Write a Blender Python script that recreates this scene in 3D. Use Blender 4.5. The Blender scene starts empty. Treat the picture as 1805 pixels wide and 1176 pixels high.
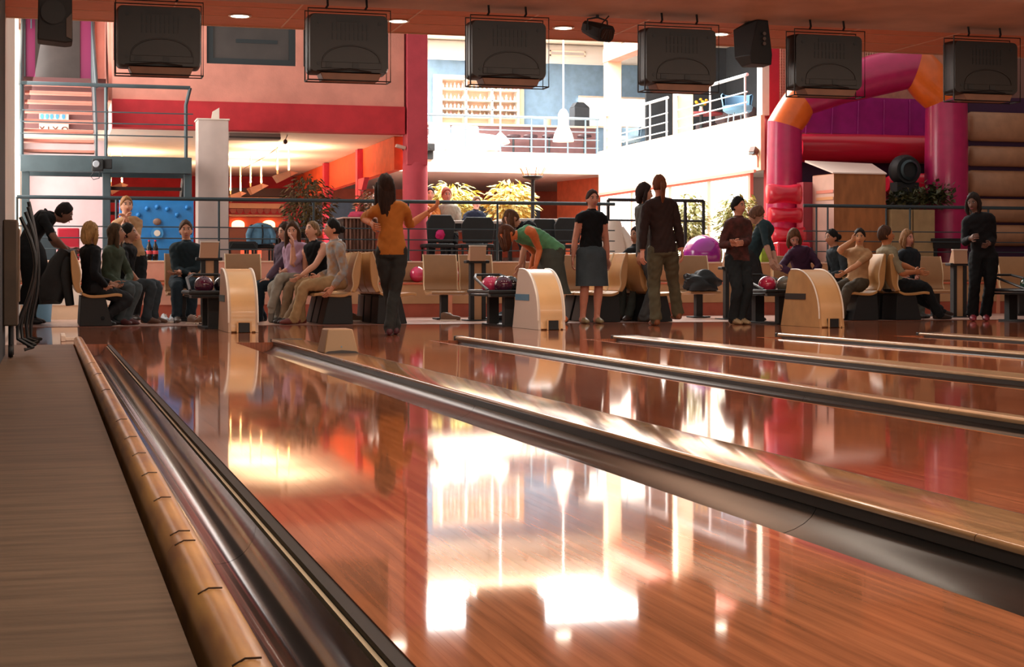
import bpy, bmesh, math, random
import numpy as np
from mathutils import Vector, Matrix

random.seed(7)
SC = bpy.context.scene
COL = SC.collection

# ---------------------------------------------------------------- camera
F, CH, HOR, CX = 2950.0, 0.5735, 489.0, 902.5          # focal length and eye level in 1805-px units
TH = math.atan(819.5 / F)
CO, SI = math.cos(TH), math.sin(TH)
cam = bpy.data.cameras.new('camera'); camo = bpy.data.objects.new('camera', cam); COL.objects.link(camo)
camo.location = (0, 0, CH); camo.rotation_euler = (math.pi / 2, 0, -TH)
cam.sensor_width = 36; cam.lens = F / 1805 * 36; cam.shift_y = -(588 - HOR) / 1805
cam.clip_end = 200; cam.clip_start = 0.05
SC.camera = camo
# ---------------------------------------------------------------- world, light, exposure
SC.view_settings.view_transform = 'Standard'; SC.view_settings.look = 'None'
SC.view_settings.gamma = 1; SC.view_settings.use_curve_mapping = False
SC.view_settings.exposure = 0.45
W = bpy.data.worlds.new('world'); SC.world = W; W.use_nodes = True
W.node_tree.nodes['Background'].inputs[0].default_value = (1.0, 0.92, 0.84, 1)
W.node_tree.nodes['Background'].inputs[1].default_value = 0.45
def area(name, loc, rot, sx, sy, power, col):
    l = bpy.data.lights.new(name, 'AREA'); l.shape = 'RECTANGLE'; l.size = sx; l.size_y = sy
    l.energy = power; l.color = col
    o = bpy.data.objects.new(name, l); COL.objects.link(o); o.location = loc; o.rotation_euler = rot
    return o
area('skylight_daylight', (8.75, 31.2, 6.2), (0, 0, 0), 6.0, 9.0, 1900, (1.0, 0.97, 0.93))
area('window_daylight', (-0.3, 25.2, 3.2), (0, math.radians(-80), 0), 3.0, 5.5, 150, (1.0, 0.95, 0.9))
area('lane_fill_front', (3.2, 3.2, 3.1), (math.radians(12), 0, 0), 7.5, .5, 125, (1.0, 0.86, 0.70))  # added fill above the lanes, lifts the dark foreground
area('lane_fill_middle', (6.0, 9.5, 3.1), (math.radians(15), 0, 0), 11, .5, 170, (1.0, 0.87, 0.72))  # unseen fill added to brighten the lanes and the people's fronts

area('ceiling_fill_front', (4.5, 4.0, 2.7), (math.pi, 0, 0), 8, .4, 80, (1.0, 0.84, 0.68))  # added upward fill, brightens the ceiling over the lanes
area('ceiling_fill_back', (7.0, 12.2, 2.7), (math.pi + .25, 0, 0), 13, 1.6, 270, (1.0, 0.84, 0.68))  # unseen upward fill added for the ceiling near the approach

area('bar_light', (9.0, 40.3, 6.2), (0, 0, 0), 6.0, .35, 420, (1.0, 0.93, 0.85))

# ---------------------------------------------------------------- measuring
def P(px, py, Y):
    u = (px - CX) / F; d = Y / (CO - SI * u)
    return Vector((d * (u * CO + SI), Y, CH + d * (HOR - py) / F))
def PFL(px, py, z=0.0):
    u = (px - CX) / F; d = (CH - z) * F / (py - HOR)
    return Vector((d * (u * CO + SI), d * (CO - SI * u), z))
def PXX(px, py, X):
    u = (px - CX) / F; d = X / (u * CO + SI)
    return Vector((X, d * (CO - SI * u), CH + d * (HOR - py) / F))
def rayd(px, py):
    u = (px - CX) / F; v = (HOR - py) / F
    return Vector((u * CO + SI, CO - SI * u, v))
CAM = Vector((0, 0, CH))

# ---------------------------------------------------------------- materials
def lin(c):
    if isinstance(c, str):
        c = [int(c[i:i + 2], 16) / 255 for i in (0, 2, 4)]
    return [x / 12.92 if x <= .04045 else ((x + .055) / 1.055) ** 2.4 for x in c]
MATS = {}
def M(name, col, rough=.6, metal=0., spec=.5, noise=0., nscale=6., stretch=(1, 1, 1), bump=0., bscale=40., bstretch=(1, 1, 1),
      rand=0., emit=0., coat=0., col2=None, transl=0., wood=None, sheen=0., ior=None, rvar=0.):
    if name in MATS: return MATS[name]
    m = bpy.data.materials.new(name); m.use_nodes = True
    nt = m.node_tree; b = nt.nodes['Principled BSDF']; L = nt.links
    c = lin(col); b.inputs['Base Color'].default_value = (*c, 1)
    b.inputs['Roughness'].default_value = rough; b.inputs['Metallic'].default_value = metal
    b.inputs['Specular IOR Level'].default_value = spec
    b.inputs['Coat Weight'].default_value = coat; b.inputs['Coat Roughness'].default_value = .08
    if ior: b.inputs['IOR'].default_value = ior
    if sheen: b.inputs['Sheen Weight'].default_value = sheen
    if transl: b.inputs['Transmission Weight'].default_value = transl
    src = None
    tc = nt.nodes.new('ShaderNodeTexCoord')
    if noise or col2:
        mp = nt.nodes.new('ShaderNodeMapping'); mp.inputs['Scale'].default_value = stretch
        L.new(tc.outputs['Object'], mp.inputs[0])
        nz = nt.nodes.new('ShaderNodeTexNoise'); nz.inputs['Scale'].default_value = nscale; nz.inputs['Detail'].default_value = 6
        L.new(mp.outputs[0], nz.inputs['Vector'])
        mx = nt.nodes.new('ShaderNodeMixRGB'); c2 = lin(col2) if col2 else [x * (1 - noise) for x in c]
        c1 = c if col2 else [min(1, x * (1 + noise * .6)) for x in c]
        mx.inputs[1].default_value = (*c1, 1); mx.inputs[2].default_value = (*c2, 1)
        rp = nt.nodes.new('ShaderNodeMapRange'); rp.inputs[1].default_value = .35; rp.inputs[2].default_value = .65
        L.new(nz.outputs[0], rp.inputs[0]); L.new(rp.outputs[0], mx.inputs[0]); src = mx.outputs[0]
        if rvar:
            rr = nt.nodes.new('ShaderNodeMapRange'); rr.inputs[1].default_value = .3; rr.inputs[2].default_value = .7
            rr.inputs[3].default_value = max(0, rough - rvar); rr.inputs[4].default_value = rough + rvar
            L.new(nz.outputs[0], rr.inputs[0]); L.new(rr.outputs[0], b.inputs['Roughness'])
    if rand:
        oi = nt.nodes.new('ShaderNodeObjectInfo'); hs = nt.nodes.new('ShaderNodeHueSaturation')
        mr = nt.nodes.new('ShaderNodeMapRange'); mr.inputs[3].default_value = 1 - rand; mr.inputs[4].default_value = 1 + rand
        L.new(oi.outputs['Random'], mr.inputs[0]); L.new(mr.outputs[0], hs.inputs['Value'])
        if src: L.new(src, hs.inputs['Color'])
        else: hs.inputs['Color'].default_value = (*c, 1)
        src = hs.outputs[0]
    if src: L.new(src, b.inputs['Base Color'])
    if bump:
        mp2 = nt.nodes.new('ShaderNodeMapping'); mp2.inputs['Scale'].default_value = bstretch
        L.new(tc.outputs['Object'], mp2.inputs[0])
        n2 = nt.nodes.new('ShaderNodeTexNoise'); n2.inputs['Scale'].default_value = bscale; n2.inputs['Detail'].default_value = 3
        L.new(mp2.outputs[0], n2.inputs['Vector'])
        bp = nt.nodes.new('ShaderNodeBump'); bp.inputs['Strength'].default_value = bump; bp.inputs['Distance'].default_value = .01
        L.new(n2.outputs[0], bp.inputs['Height']); L.new(bp.outputs[0], b.inputs['Normal'])
    if emit:
        b.inputs['Emission Color'].default_value = (*c, 1); b.inputs['Emission Strength'].default_value = emit
    MATS[name] = m
    return m

# ---------------------------------------------------------------- mesh building
ORG = {}
class MB:
    def __init__(s): s.v = []; s.f = []; s.mi = []
    def add(s, vs, fs, mi=0):
        o = len(s.v); s.v += [tuple(v) for v in vs]; s.f += [tuple(i + o for i in f) for f in fs]; s.mi += [mi] * len(fs); return s
    def box(s, x0, x1, y0, y1, z0, z1, mi=0):
        return s.add([(x0, y0, z0), (x1, y0, z0), (x1, y1, z0), (x0, y1, z0), (x0, y0, z1), (x1, y0, z1), (x1, y1, z1), (x0, y1, z1)],
              [(0, 3, 2, 1), (4, 5, 6, 7), (0, 1, 5, 4), (1, 2, 6, 5), (2, 3, 7, 6), (3, 0, 4, 7)], mi)
    def cbox(s, c, sx, sy, sz, rz=0., rx=0., ry=0., mi=0):
        R = Matrix.Rotation(rz, 3, 'Z') @ Matrix.Rotation(ry, 3, 'Y') @ Matrix.Rotation(rx, 3, 'X'); c = Vector(c)
        vs = [c + R @ Vector((x * sx / 2, y * sy / 2, z * sz / 2)) for z in (-1, 1) for x, y in ((-1, -1), (1, -1), (1, 1), (-1, 1))]
        return s.add(vs, [(0, 3, 2, 1), (4, 5, 6, 7), (0, 1, 5, 4), (1, 2, 6, 5), (2, 3, 7, 6), (3, 0, 4, 7)], mi)
    def prism(s, prof, ax, a0, a1, mi=0):
        """extrude a closed 2-D outline along axis ax (the other two axes in order)"""
        n = len(prof); vs = []
        for a in (a0, a1):
            for p, q in prof:
                vs.append({'x': (a, p, q), 'y': (p, a, q), 'z': (p, q, a)}[ax])
        fs = [tuple(range(n - 1, -1, -1)), tuple(range(n, 2 * n))] + [(i, (i + 1) % n, n + (i + 1) % n, n + i) for i in range(n)]
        return s.add(vs, fs, mi)
    def strip(s, prof, ax, a0, a1, mi=0, seg=1):
        """extrude an OPEN outline"""
        n = len(prof); vs = []; fs = []
        for k in range(seg + 1):
            a = a0 + (a1 - a0) * k / seg
            for p, q in prof: vs.append({'x': (a, p, q), 'y': (p, a, q), 'z': (p, q, a)}[ax])
        for k in range(seg):
            for i in range(n - 1): fs.append((k * n + i, k * n + i + 1, (k + 1) * n + i + 1, (k + 1) * n + i))
        return s.add(vs, fs, mi)
    def loft(s, rings, cap=True, mi=0, closed=True):
        n = len(rings[0]); vs = [p for r in rings for p in r]; fs = []
        for k in range(len(rings) - 1):
            for i in range(n if closed else n - 1):
                j = (i + 1) % n; fs.append((k * n + i, k * n + j, (k + 1) * n + j, (k + 1) * n + i))
        if cap and closed:
            fs.append(tuple(range(n - 1, -1, -1))); e = (len(rings) - 1) * n; fs.append(tuple(range(e, e + n)))
        return s.add(vs, fs, mi)
    def tube(s, pts, r, n=8, cap=True, mi=0, flat=1.0):
        pts = [Vector(p) for p in pts]; rs = r if isinstance(r, (list, tuple)) else [r] * len(pts)
        rings = []; up = None
        for i, p in enumerate(pts):
            t = (pts[min(i + 1, len(pts) - 1)] - pts[max(i - 1, 0)]).normalized()
            if up is None:
                up = Vector((0, 0, 1)) if abs(t.z) < .9 else Vector((0, 1, 0))
            a = t.cross(up).normalized(); up = a.cross(t).normalized()
            rings.append([p + (a * math.cos(2 * math.pi * k / n) + up * math.sin(2 * math.pi * k / n) * flat) * rs[i] for k in range(n)])
        return s.loft(rings, cap, mi)
    def lathe(s, prof, c, n=20, mi=0, axis='z', cap=True):
        c = Vector(c); rings = []
        for r, z in prof:
            ring = []
            for k in range(n):
                a = 2 * math.pi * k / n; x, y = r * math.cos(a), r * math.sin(a)
                ring.append(c + Vector({'z': (x, y, z), 'y': (x, z, -y) , 'x': (z, x, y)}[axis]))
            rings.append(ring)
        return s.loft(rings, cap, mi)
    def ell(s, c, rx, ry, rz, nu=14, nv=9, mi=0, R=None):
        c = Vector(c); vs = [c + (R @ Vector((0, 0, rz)) if R else Vector((0, 0, rz)))]; fs = []
        for j in range(1, nv):
            ph = math.pi * j / nv
            for i in range(nu):
                t = 2 * math.pi * i / nu; w = Vector((rx * math.sin(ph) * math.cos(t), ry * math.sin(ph) * math.sin(t), rz * math.cos(ph)))
                vs.append(c + (R @ w if R else w))
        vs.append(c - (R @ Vector((0, 0, rz)) if R else Vector((0, 0, rz))))
        for i in range(nu): fs.append((0, 1 + i, 1 + (i + 1) % nu))
        for j in range(nv - 2):
            for i in range(nu):
                a = 1 + j * nu + i; b2 = 1 + j * nu + (i + 1) % nu; fs.append((a, a + nu, b2 + nu, b2))
        e = len(vs) - 1; st = 1 + (nv - 2) * nu
        for i in range(nu): fs.append((e, st + (i + 1) % nu, st + i))
        return s.add(vs, fs, mi)
    def build(s, name, mat, parent=None, bevel=0., smooth=35, seg=2):
        me = bpy.data.meshes.new(name)
        v = np.array(s.v, dtype=float)
        if parent is not None: org = ORG[parent.name]
        else:
            lo, hi = v.min(0), v.max(0); org = Vector(((lo[0] + hi[0]) / 2, (lo[1] + hi[1]) / 2, lo[2]))
        v = v - np.array(org)
        me.from_pydata(v.tolist(), [], s.f)
        for m in (mat if isinstance(mat, (list, tuple)) else [mat]): me.materials.append(m)
        me.polygons.foreach_set('material_index', s.mi)
        bm = bmesh.new(); bm.from_mesh(me); bmesh.ops.recalc_face_normals(bm, faces=bm.faces); bm.to_mesh(me); bm.free()
        if smooth:
            me.polygons.foreach_set('use_smooth', [True] * len(me.polygons)); me.set_sharp_from_angle(angle=math.radians(smooth))
        o = bpy.data.objects.new(name, me); COL.objects.link(o)
        if parent is not None: o.parent = parent
        else: o.location = org
        ORG[o.name] = Vector(org)
        if bevel:
            md = o.modifiers.new('edge', 'BEVEL'); md.width = bevel; md.segments = seg; md.limit_method = 'ANGLE'; md.angle_limit = math.radians(40)
        return o
def box(*a): return MB().box(*a)
def thing(name, label, cat, loc, group=None):
    o = bpy.data.objects.new(name, None); COL.objects.link(o); o.location = loc; o.empty_display_size = .1
    ORG[o.name] = Vector(loc); o['label'] = label; o['category'] = cat
    if group: o['group'] = group
    return o
def tag(o, label, cat, group=None, kind=None):
    o['label'] = label; o['category'] = cat
    if group: o['group'] = group
    if kind: o['kind'] = kind
    return o
def struct(o): o['kind'] = 'structure'; return o
def stuff(o): o['kind'] = 'stuff'; return o
def copy_tree(o, parent=None):
    c = o.copy(); COL.objects.link(c); c.parent = parent
    ORG[c.name] = ORG.get(o.name, Vector())
    for ch in list(o.children): copy_tree(ch, c)
    return c
def place(o, loc, rz=0.):
    o.location = loc; o.rotation_euler = (0, 0, rz); return o
# ================================================================ materials of the place
LANE = M('lane_wood', 'b67450', .045, spec=.5, noise=.3, nscale=3.0, stretch=(14, .5, 1), bump=.006, bscale=2.2, bstretch=(5, .7, 1), rand=.10)
LANEF = M('lane_wood_far', 'a66042', .05, spec=.5, noise=.35, nscale=4.0, stretch=(26, .4, 1), bump=.006, bscale=2.2, bstretch=(5, .7, 1))
APPR = M('approach_wood', '9c5c40', .06, spec=.55, noise=.35, nscale=4.0, stretch=(20, .7, 1), bump=.006, bscale=2.5, bstretch=(4, 1, 1))
PLY = M('grey_plywood', '6a5644', .55, spec=.25, noise=.28, nscale=3.2, stretch=(1, 9, 1), bump=.05, bscale=60)
GUT = M('gutter_plastic', '3c3835', .2, metal=.55, spec=.6, noise=.25, nscale=4, stretch=(3, .5, 1))
CHROME = M('dark_chrome', '4c4745', .12, metal=.92, noise=.35, nscale=7, stretch=(4, .6, 1), bump=.03, bscale=3)
BLK = M('black_matt', '15181b', .6, noise=.1)
CAPW = M('cap_wood', 'b48a62', .10, spec=.6, noise=.3, nscale=5, stretch=(10, .6, 1), bump=.02, bscale=3, coat=.3)
CAPM = M('cap_metal_wood', 'b99a76', .22, metal=.35, spec=.6, noise=.2, nscale=6, stretch=(8, .6, 1))
EDGE = M('cap_edge', '3f3a38', .35, spec=.5)
RAILW = M('rail_maple', 'd09a58', .30, spec=.5, noise=.35, nscale=4, stretch=(7, .8, 4), col2='9c6c48', bump=.03, bscale=12)
BEIGE = M('beige_strip', 'd9c4a2', .4)
PEACH = M('peach_plaster', 'ea9f8e', .85, noise=.10, nscale=3, bump=.25, bscale=45)
RED = M('red_plaster', 'c8313a', .8, noise=.12, nscale=4, bump=.25, bscale=45)
PINKC = M('pink_column', 'c94a58', .75, noise=.1, nscale=4, bump=.2, bscale=40)
REDC = M('red_column', 'c01f36', .7, noise=.08)
ORANGE = M('orange_wall', 'e05426', .75, noise=.12)
WHITE = M('white_plaster', 'efe3d6', .8, noise=.04)
CREAM = M('cream_plaster', 'f2d3b4', .8, noise=.05)
LILAC = M('lilac_wall', 'd9c6cc', .8, noise=.1, nscale=2)
BLUEW = M('blue_wall', '8fb4d6', .8, noise=.1)
DBLUE = M('slate_wall', '3d4650', .7, noise=.1)
CEILB = M('ceiling_brown', 'c4a694', .8, noise=.12, nscale=2)
CEILT = M('ceiling_panel', 'd48660', .75, noise=.10, nscale=5, stretch=(1, 8, 1), rand=.05)
SEAM = M('ceiling_seam', 'e0b596', .6)
TEAL = M('teal_steel', '45545a', .45, metal=.2, noise=.1)
RAILM = M('rail_dark_steel', '39464c', .35, metal=.5)
RAILL = M('rail_pale_steel', '7f98a8', .3, metal=.5)
TAN = M('tan_laminate', 'b98f68', .45, noise=.10, nscale=3)
TANLIT = M('tan_panel_lit', 'd09a86', .6, noise=.08)  # tan panel with the light on the left stretch put into its colour
CONC = M('concourse_tile', 'c8a79a', .25, spec=.5, noise=.08)
WINLIT = M('daylight_window', 'fff6ea', .5, emit=2.6)
MAG = M('magenta_paint', '8f2c60', .5)
DARKW = M('dark_wall', '16181c', .8)
GLASSD = M('dark_glass', '4b4340', .12, spec=.6, noise=.3, nscale=1.5)

# ================================================================ floors
UPZ = 0.62
struct(box(-.35, 16, 14.8, 20.0, -.12, 0).build('floor', APPR))
struct(box(-.35, 16, 20.0, 24.0, -.13, -.004).build('floor', CONC))
struct(box(-.35, 20, 24.16, 42.5, UPZ - .3, UPZ).build('floor', M('upper_carpet', '6b4238', .8, noise=.2)))
struct(box(-.35, .213, -2.5, 14.79, -.12, 0).build('floor', PLY))
struct(box(-.6, 16, -2.5, 14.79, -.3, -.125).build('floor', BLK))
struct(box(-.35, 13.6, 20.0 - .03, 20.02, -.002, .004).build('trim_1', M('step_trim', '6b3b2c', .35)))

# ================================================================ lanes
LW = 1.066
lanes = []
for k in range(3):
    lanes += [(.524 + 3.2 * k), (.524 + 1.75 + 3.2 * k)]
ORD = ['first', 'second', 'third', 'fourth', 'fifth', 'sixth']
t = thing('bowling_lane', 'polished orange wooden bowling lane nearest the camera, reflecting the bright hall', 'bowling lane', (lanes[0] + LW / 2, 6, 0), 'bowling lanes')
bw = LW / 39
for i in range(39):
    x0 = lanes[0] + i * bw
    box(x0 + .0001, x0 + bw - .0001, -2, 14.79, -.05, 0).build('board', LANE, t, smooth=0)
LBL = ['', 'polished bowling lane just right of the wide wooden divider with the beige box', 'third polished bowling lane from the left, past the first narrow rail',
       'fourth polished bowling lane from the left', 'fifth polished bowling lane from the left', 'farthest bowling lane at the right edge of the picture']
for k in range(1, 6):
    t = thing('bowling_lane', LBL[k], 'bowling lane', (lanes[k] + LW / 2, 6, 0), 'bowling lanes')
    box(lanes[k], lanes[k] + LW, -2, 14.79, -.05, 0).build('lane_surface', LANEF, t, smooth=0)
    box(lanes[k] - .006, lanes[k] - .0003, -2, 14.79, -.05, .0015).build('edge_strip', BLK, t, smooth=0)
    box(lanes[k] + LW + .0003, lanes[k] + LW + .008, -2, 14.79, -.05, .001).build('edge_strip', M('lane_edge_wood', 'd08a55', .2), t, smooth=0)

def arc(x0, x1, z0, z1, dep, n=14):
    pr = []
    for i in range(n + 1):
        a = math.pi * i / n; c = (1 - math.cos(a)) / 2
        pr.append((x0 + (x1 - x0) * c, z0 + (z1 - z0) * c - dep * math.sin(a)))
    return pr
def gutter(label, x0, x1, mat, dep, z0=-.008, z1=-.008, y0=-2, y1=14.78, step=3.6):
    t = thing('gutter', label, 'gutter', ((x0 + x1) / 2, 6, -.1), 'lane gutters')
    pr = arc(x0, x1, z0, z1, dep); y = y1; pr2 = pr + [(p, q - .006) for p, q in reversed(pr)]
    while y > y0:
        MB().prism(pr2, 'y', max(y0, y - step), y - .004).build('channel', mat, t, smooth=50); y -= step
    MB().prism(pr2 , 'y', y1, y1 + .012).build('end_plate', BLK, t)
    return t
def cap(label, x0, x1, zt, mat, rnd, y0=-2, y1=14.9, step=2.65, off=1.1):
    t = thing('division_cap', label, 'lane divider', ((x0 + x1) / 2, 6, -.12), 'dividers between lanes')
    n = 6; th = rnd + .006
    pr = [(x0 + rnd * (1 - math.cos(math.pi / 2 * i / n)), zt - rnd * (1 - math.sin(math.pi / 2 * i / n))) for i in range(n + 1)]
    pr += [(x1 - rnd * (1 - math.sin(math.pi / 2 * i / n)), zt - rnd * (1 - math.cos(math.pi / 2 * i / n))) for i in range(n + 1)]
    pr += [(x1, zt - th), (x0, zt - th)]
    y = y1; st = off
    while y > y0:
        MB().prism(pr, 'y', max(y0, y - st), y - .003).build('cap_segment', mat, t, smooth=40); y -= st; st = step
    box(x0 + .003, x1 - .003, y0, y1, zt - .045, zt - th).build('edge_board', EDGE, t)
    box(x0 + .015, x1 - .015, y0, y1, -.12, zt - .045).build('base', BLK, t)
    box(x0 - .002, x1 + .002, y1, y1 + .05, zt - .06, zt + .003).build('end_block', BLK, t, bevel=.006)
    return t
def R(k): return lanes[k] + LW
gutter('dark chrome gutter along the wooden rail at left of the first lane', .310, .476, CHROME, .085, -.02, -.012)
g = thing('gutter_edge_strip', 'thin beige strip between the chrome gutter and the black lane edge', 'edge strip', (.49, 6, -.1))
box(.487, .496, -2, 14.7, -.1, -.014).build('strip', BEIGE, g); box(.4975, .5235, -2, 14.75, -.118, -.003).build('lane_side', BLK, g)
box(.4775, .4855, -2, 14.75, -.118, -.03).build('gutter_side', BLK, g)
gutter('dark metal gutter along the right edge of the first lane', R(0) + .001, R(0) + .338, GUT, .085, -.010, -.012)
cap('wide glossy wooden divider carrying the beige box, right of the first lane', R(0) + .330, R(0) + .607, .022, CAPW, .010)
gutter('gutter on the left side of the second lane', R(0) + .612, lanes[1] - .008, GUT, .07)
NAMES = ['second', 'third', 'fourth', 'fifth']
for k in range(1, 5):
    gap = lanes[k + 1] - R(k)
    if k % 2 == 1:
        a, b, z = .258, .345, .034
    else:
        a, b, z = .33, .600, .024
    gutter('dark gutter on the right side of the %s lane' % NAMES[k - 1], R(k) + .01, R(k) + a + .006, GUT, .07)
    cap('%s divider rail between the %s and %s lanes' % ('narrow rounded' if k % 2 else 'wide flat', NAMES[k - 1], (NAMES + ['sixth'])[k]), R(k) + a, R(k) + b, z, CAPM, .018 if k % 2 else .012, off=3.4)
    gutter('gutter on the left side of the %s lane' % (NAMES + ['sixth'])[k], R(k) + b + .004, lanes[k + 1] - .008, GUT, .03)
gutter('gutter on the right side of the sixth lane', R(5) + .01, R(5) + .2, GUT, .05)
# glossy foul-line end plate and beige cover box on the wide divider
t = thing('return_cover', 'small beige trapezoid cover box standing on the wide wooden divider', 'cover box', (2.05, 12.2, .022))
xc = 2.058; ya, yb = 12.02, 12.35
r0 = [(xc - .13, ya, .023), (xc + .125, ya, .023), (xc + .125, yb, .023), (xc - .13, yb, .023)]
r1 = [(xc - .095, ya + .03, .197), (xc + .085, ya + .03, .197), (xc + .085, yb - .03, .197), (xc - .095, yb - .03, .197)]
MB().loft([r0, r1]).build('cover', M('cover_beige', '9c7d5c', .5), t, bevel=.008)
MB().lathe([(.0, -.004), (.006, -.004), (.006, .004), (0, .004)], (xc, ya + .010, .07), 10, axis='y').build('screw', RAILL, t)
MB().prism([(xc - .13, .0225), (xc + .13, .0225), (xc + .10, .038), (xc, .046), (xc - .10, .038)], 'y', ya - .012, ya - .001).build('base_lip', EDGE, t)
# ================================================================ left rail
t = thing('gutter_rail', 'yellow maple rail with staples between the plywood and the chrome gutter', 'rail', (.27, 6, -.12))
n = 8; pr = [(.309, -.1)] + [(.269 + .040 * math.cos(math.pi * i / n), .012 + .036 * math.sin(math.pi * i / n)) for i in range(n + 1)] + [(.229, -.1)]
ys = [15.4, 13.2, 10.4, 8.1, 5.7, 3.4, 1.2, -2]
for a, b in zip(ys, ys[1:]): MB().prism(pr, 'y', b, a - .002).build('rail_length', RAILW, t, smooth=50)
stm = M('staple_steel', '4a3424', .4, metal=.3)
for px, py in ((425, 1167), (357, 1042), (316, 957), (304, 940), (273, 880), (252, 836), (234, 801), (216, 772), (201, 741), (178, 688), (160, 660), (150, 640)):
    q = PFL(px, py, .046)
    MB().tube([(.244, q.y, .041), (.262, q.y + .002, .050), (.285, q.y + .005, .049)], .0016, 6).build('staple', stm, t)
struct(box(.2135, .2285, -2.5, 14.79, -.12, -.06).build('floor', BLK))
# foul detector
t = thing('foul_detector', 'small white foul detector bracket at the end of the left rail', 'detector', (.2, 15.6, 0))
q = PFL(120, 588)
box(.12, .16, 15.45, 16.3, 0.001, .05).build('housing', WHITE, t, bevel=.004)
box(.162, .29, 15.6, 15.68, .001, .03).build('sensor_arm', WHITE, t, bevel=.004)

# ================================================================ ceilings
struct(box(-.6, 16.5, -2.5, 15.75, 3.15, 3.4).build('ceiling', CEILB))
c = struct(box(-.6, 16.5, 15.75, 17.6, 3.215, 3.5).build('ceiling', SEAM))
x = -.6 - 1.18 * .0 + .0; xs = [3.55 + 1.18 * i for i in range(-4, 11)]
for xa in xs:
    for i in range(3):
        ya = 15.76 + i * .613
        box(max(-.6, xa) + .006, xa + 1.18 - .006, ya + .005, ya + .608, 3.2, 3.216).build('ceiling_panel', CEILT, c, smooth=0)
for xa in xs:
    box(xa - .008, xa + .008, 15.76, 17.58, 3.195, 3.216).build('seam_strip', SEAM, c, smooth=0)
for i in range(4):
    box(-.6, 16.5, 15.752 + i * .613 - .007, 15.752 + i * .613 + .007, 3.196, 3.2155).build('seam_strip', SEAM, c, smooth=0)
struct(box(-.6, 16.5, 17.6, 17.63, 3.19, 3.5).build('trim_2', SEAM))
# downlights
def downlight(px, py, label, z=3.2):
    u = (px - CX) / F; d = (z - CH) * F / (HOR - py)
    q = Vector((d * (u * CO + SI), d * (CO - SI * u), z))
    t = thing('downlight', label, 'ceiling light', q, 'recessed ceiling downlights')
    MB().lathe([(.10, 0), (.118, -.006), (.105, -.016), (.09, -.012), (.09, 0)], q, 24).build('ring', M('ring_white', 'e8dcd0', .4), t)
    MB().lathe([(.0, -.006), (.089, -.006), (.089, -.002), (0, -.002)], q, 20, cap=False).build('lens', M('downlight_lens', 'fff2dc', .5, emit=14), t)
    l = bpy.data.lights.new('downlight_glow', 'SPOT'); l.energy = 60; l.spot_size = 2.0; l.spot_blend = .8; l.shadow_soft_size = .08; l.color = (1, .88, .72)
    o = bpy.data.objects.new('downlight_glow', l); COL.objects.link(o); o.location = q + Vector((0, 0, -.05))
downlight(423, 27, 'round ceiling downlight between the two leftmost monitors')
downlight(702, 36, 'round ceiling downlight right beside the second monitor')
downlight(993, 48, 'round ceiling downlight above the white pendant lamp')
downlight(1268, 59, 'ceiling downlight half hidden at the right edge of the fourth monitor')

# ================================================================ left wall and window
struct(box(-.75, -.3, -2.5, 13.0, -.12, 3.15).build('wall_left', DARKW))
struct(box(-.6, -.4, 13.0, 22.4, -.12, 6.3).build('wall_left', WHITE))
struct(box(-.6, -.4, 28.4, 43, -.12, 6.3).build('wall_left', WHITE))
struct(box(-.6, -.4, 22.4, 28.4, -.12, .7).build('wall_left', WHITE))
struct(box(-.6, -.4, 22.4, 28.4, 4.7, 6.3).build('wall_left', WHITE))
w = struct(MB().box(-.56, -.44, 22.4, 28.4, .7, .78).box(-.56, -.44, 22.4, 28.4, 4.6, 4.7).build('window_1', WHITE))
for i in range(5):
    y = 22.4 + i * 1.4825
    box(-.56, -.42, y, y + .07, .78, 4.6).build('mullion', WHITE, w)
for i in range(4):
    y = 22.4 + i * 1.4825
    box(-.52, -.5, y + .07, y + 1.4825, .78, 4.6).build('pane', WINLIT, w)

# ================================================================ mezzanine shell
FY = 26.0
ML, MR = .95, 5.45
wm = MB().box(ML, MR, FY, FY + .2, 3.27, 3.86).box(ML, MR, FY, FY + .2, 4.62, 6.3)
wx = [(.87, 2.2), (2.36, 3.73), (3.85, 5.2)]
edges = [ML] + [e for w_ in wx for e in w_] + [MR]
edges[1] = max(edges[1], ML + .02)
for i in range(0, len(edges), 2):
    wm.box(edges[i], edges[i + 1], FY, FY + .2, 3.86, 4.62)
struct(wm.build('wall_mezzanine', PEACH))
FRM = M('window_frame_dark', '30383c', .5)
for k, (a, b) in enumerate(wx):
    a = max(a, ML + .02)
    fr = MB().box(a, a + .1, FY + .03, FY + .12, 3.86, 4.62).box(b - .1, b, FY + .03, FY + .12, 3.86, 4.62).box(a + .1, b - .1, FY + .03, FY + .12, 3.86, 3.95).box(a + .1, b - .1, FY + .03, FY + .12, 4.53, 4.62)
    o = struct(fr.build('window_%d' % (k + 2), FRM))
    box(a + .1, b - .1, FY + .06, FY + .08, 3.95, 4.53).build('pane', GLASSD, o)
    box(a + .45, b - .28, FY + .052, FY + .06, 4.2, 4.26).build('blind_slot', FRM, o)
struct(box(ML, MR, FY - .06, FY + .24, 2.84, 3.27).build('trim_3', RED))
struct(box(-.4, .95, 28.0, 42.3, 2.84, 3.27).build('ceiling', WHITE))
struct(box(.95, 5.62, FY + .24, 42.3, 2.84, 3.27).build('ceiling', WHITE))           # restaurant soffit
struct(box(5.62, 14.5, 35.0, 42.3, 2.84, 3.292).build('ceiling', WHITE))               # back balcony
struct(box(11.77, 16.7, 27.1, 35.0, 2.84, 3.292).build('ceiling', WHITE))              # right balcony
struct(box(11.7, 11.77, 26.3, 35.0, 2.40, 3.34).build('wall_balcony', CREAM))
struct(box(-.4, 17, 42.3, 42.5, UPZ - .2, 2.84).build('wall_back', M('salmon_wall', 'd8755e', .8, noise=.1)))
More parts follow.
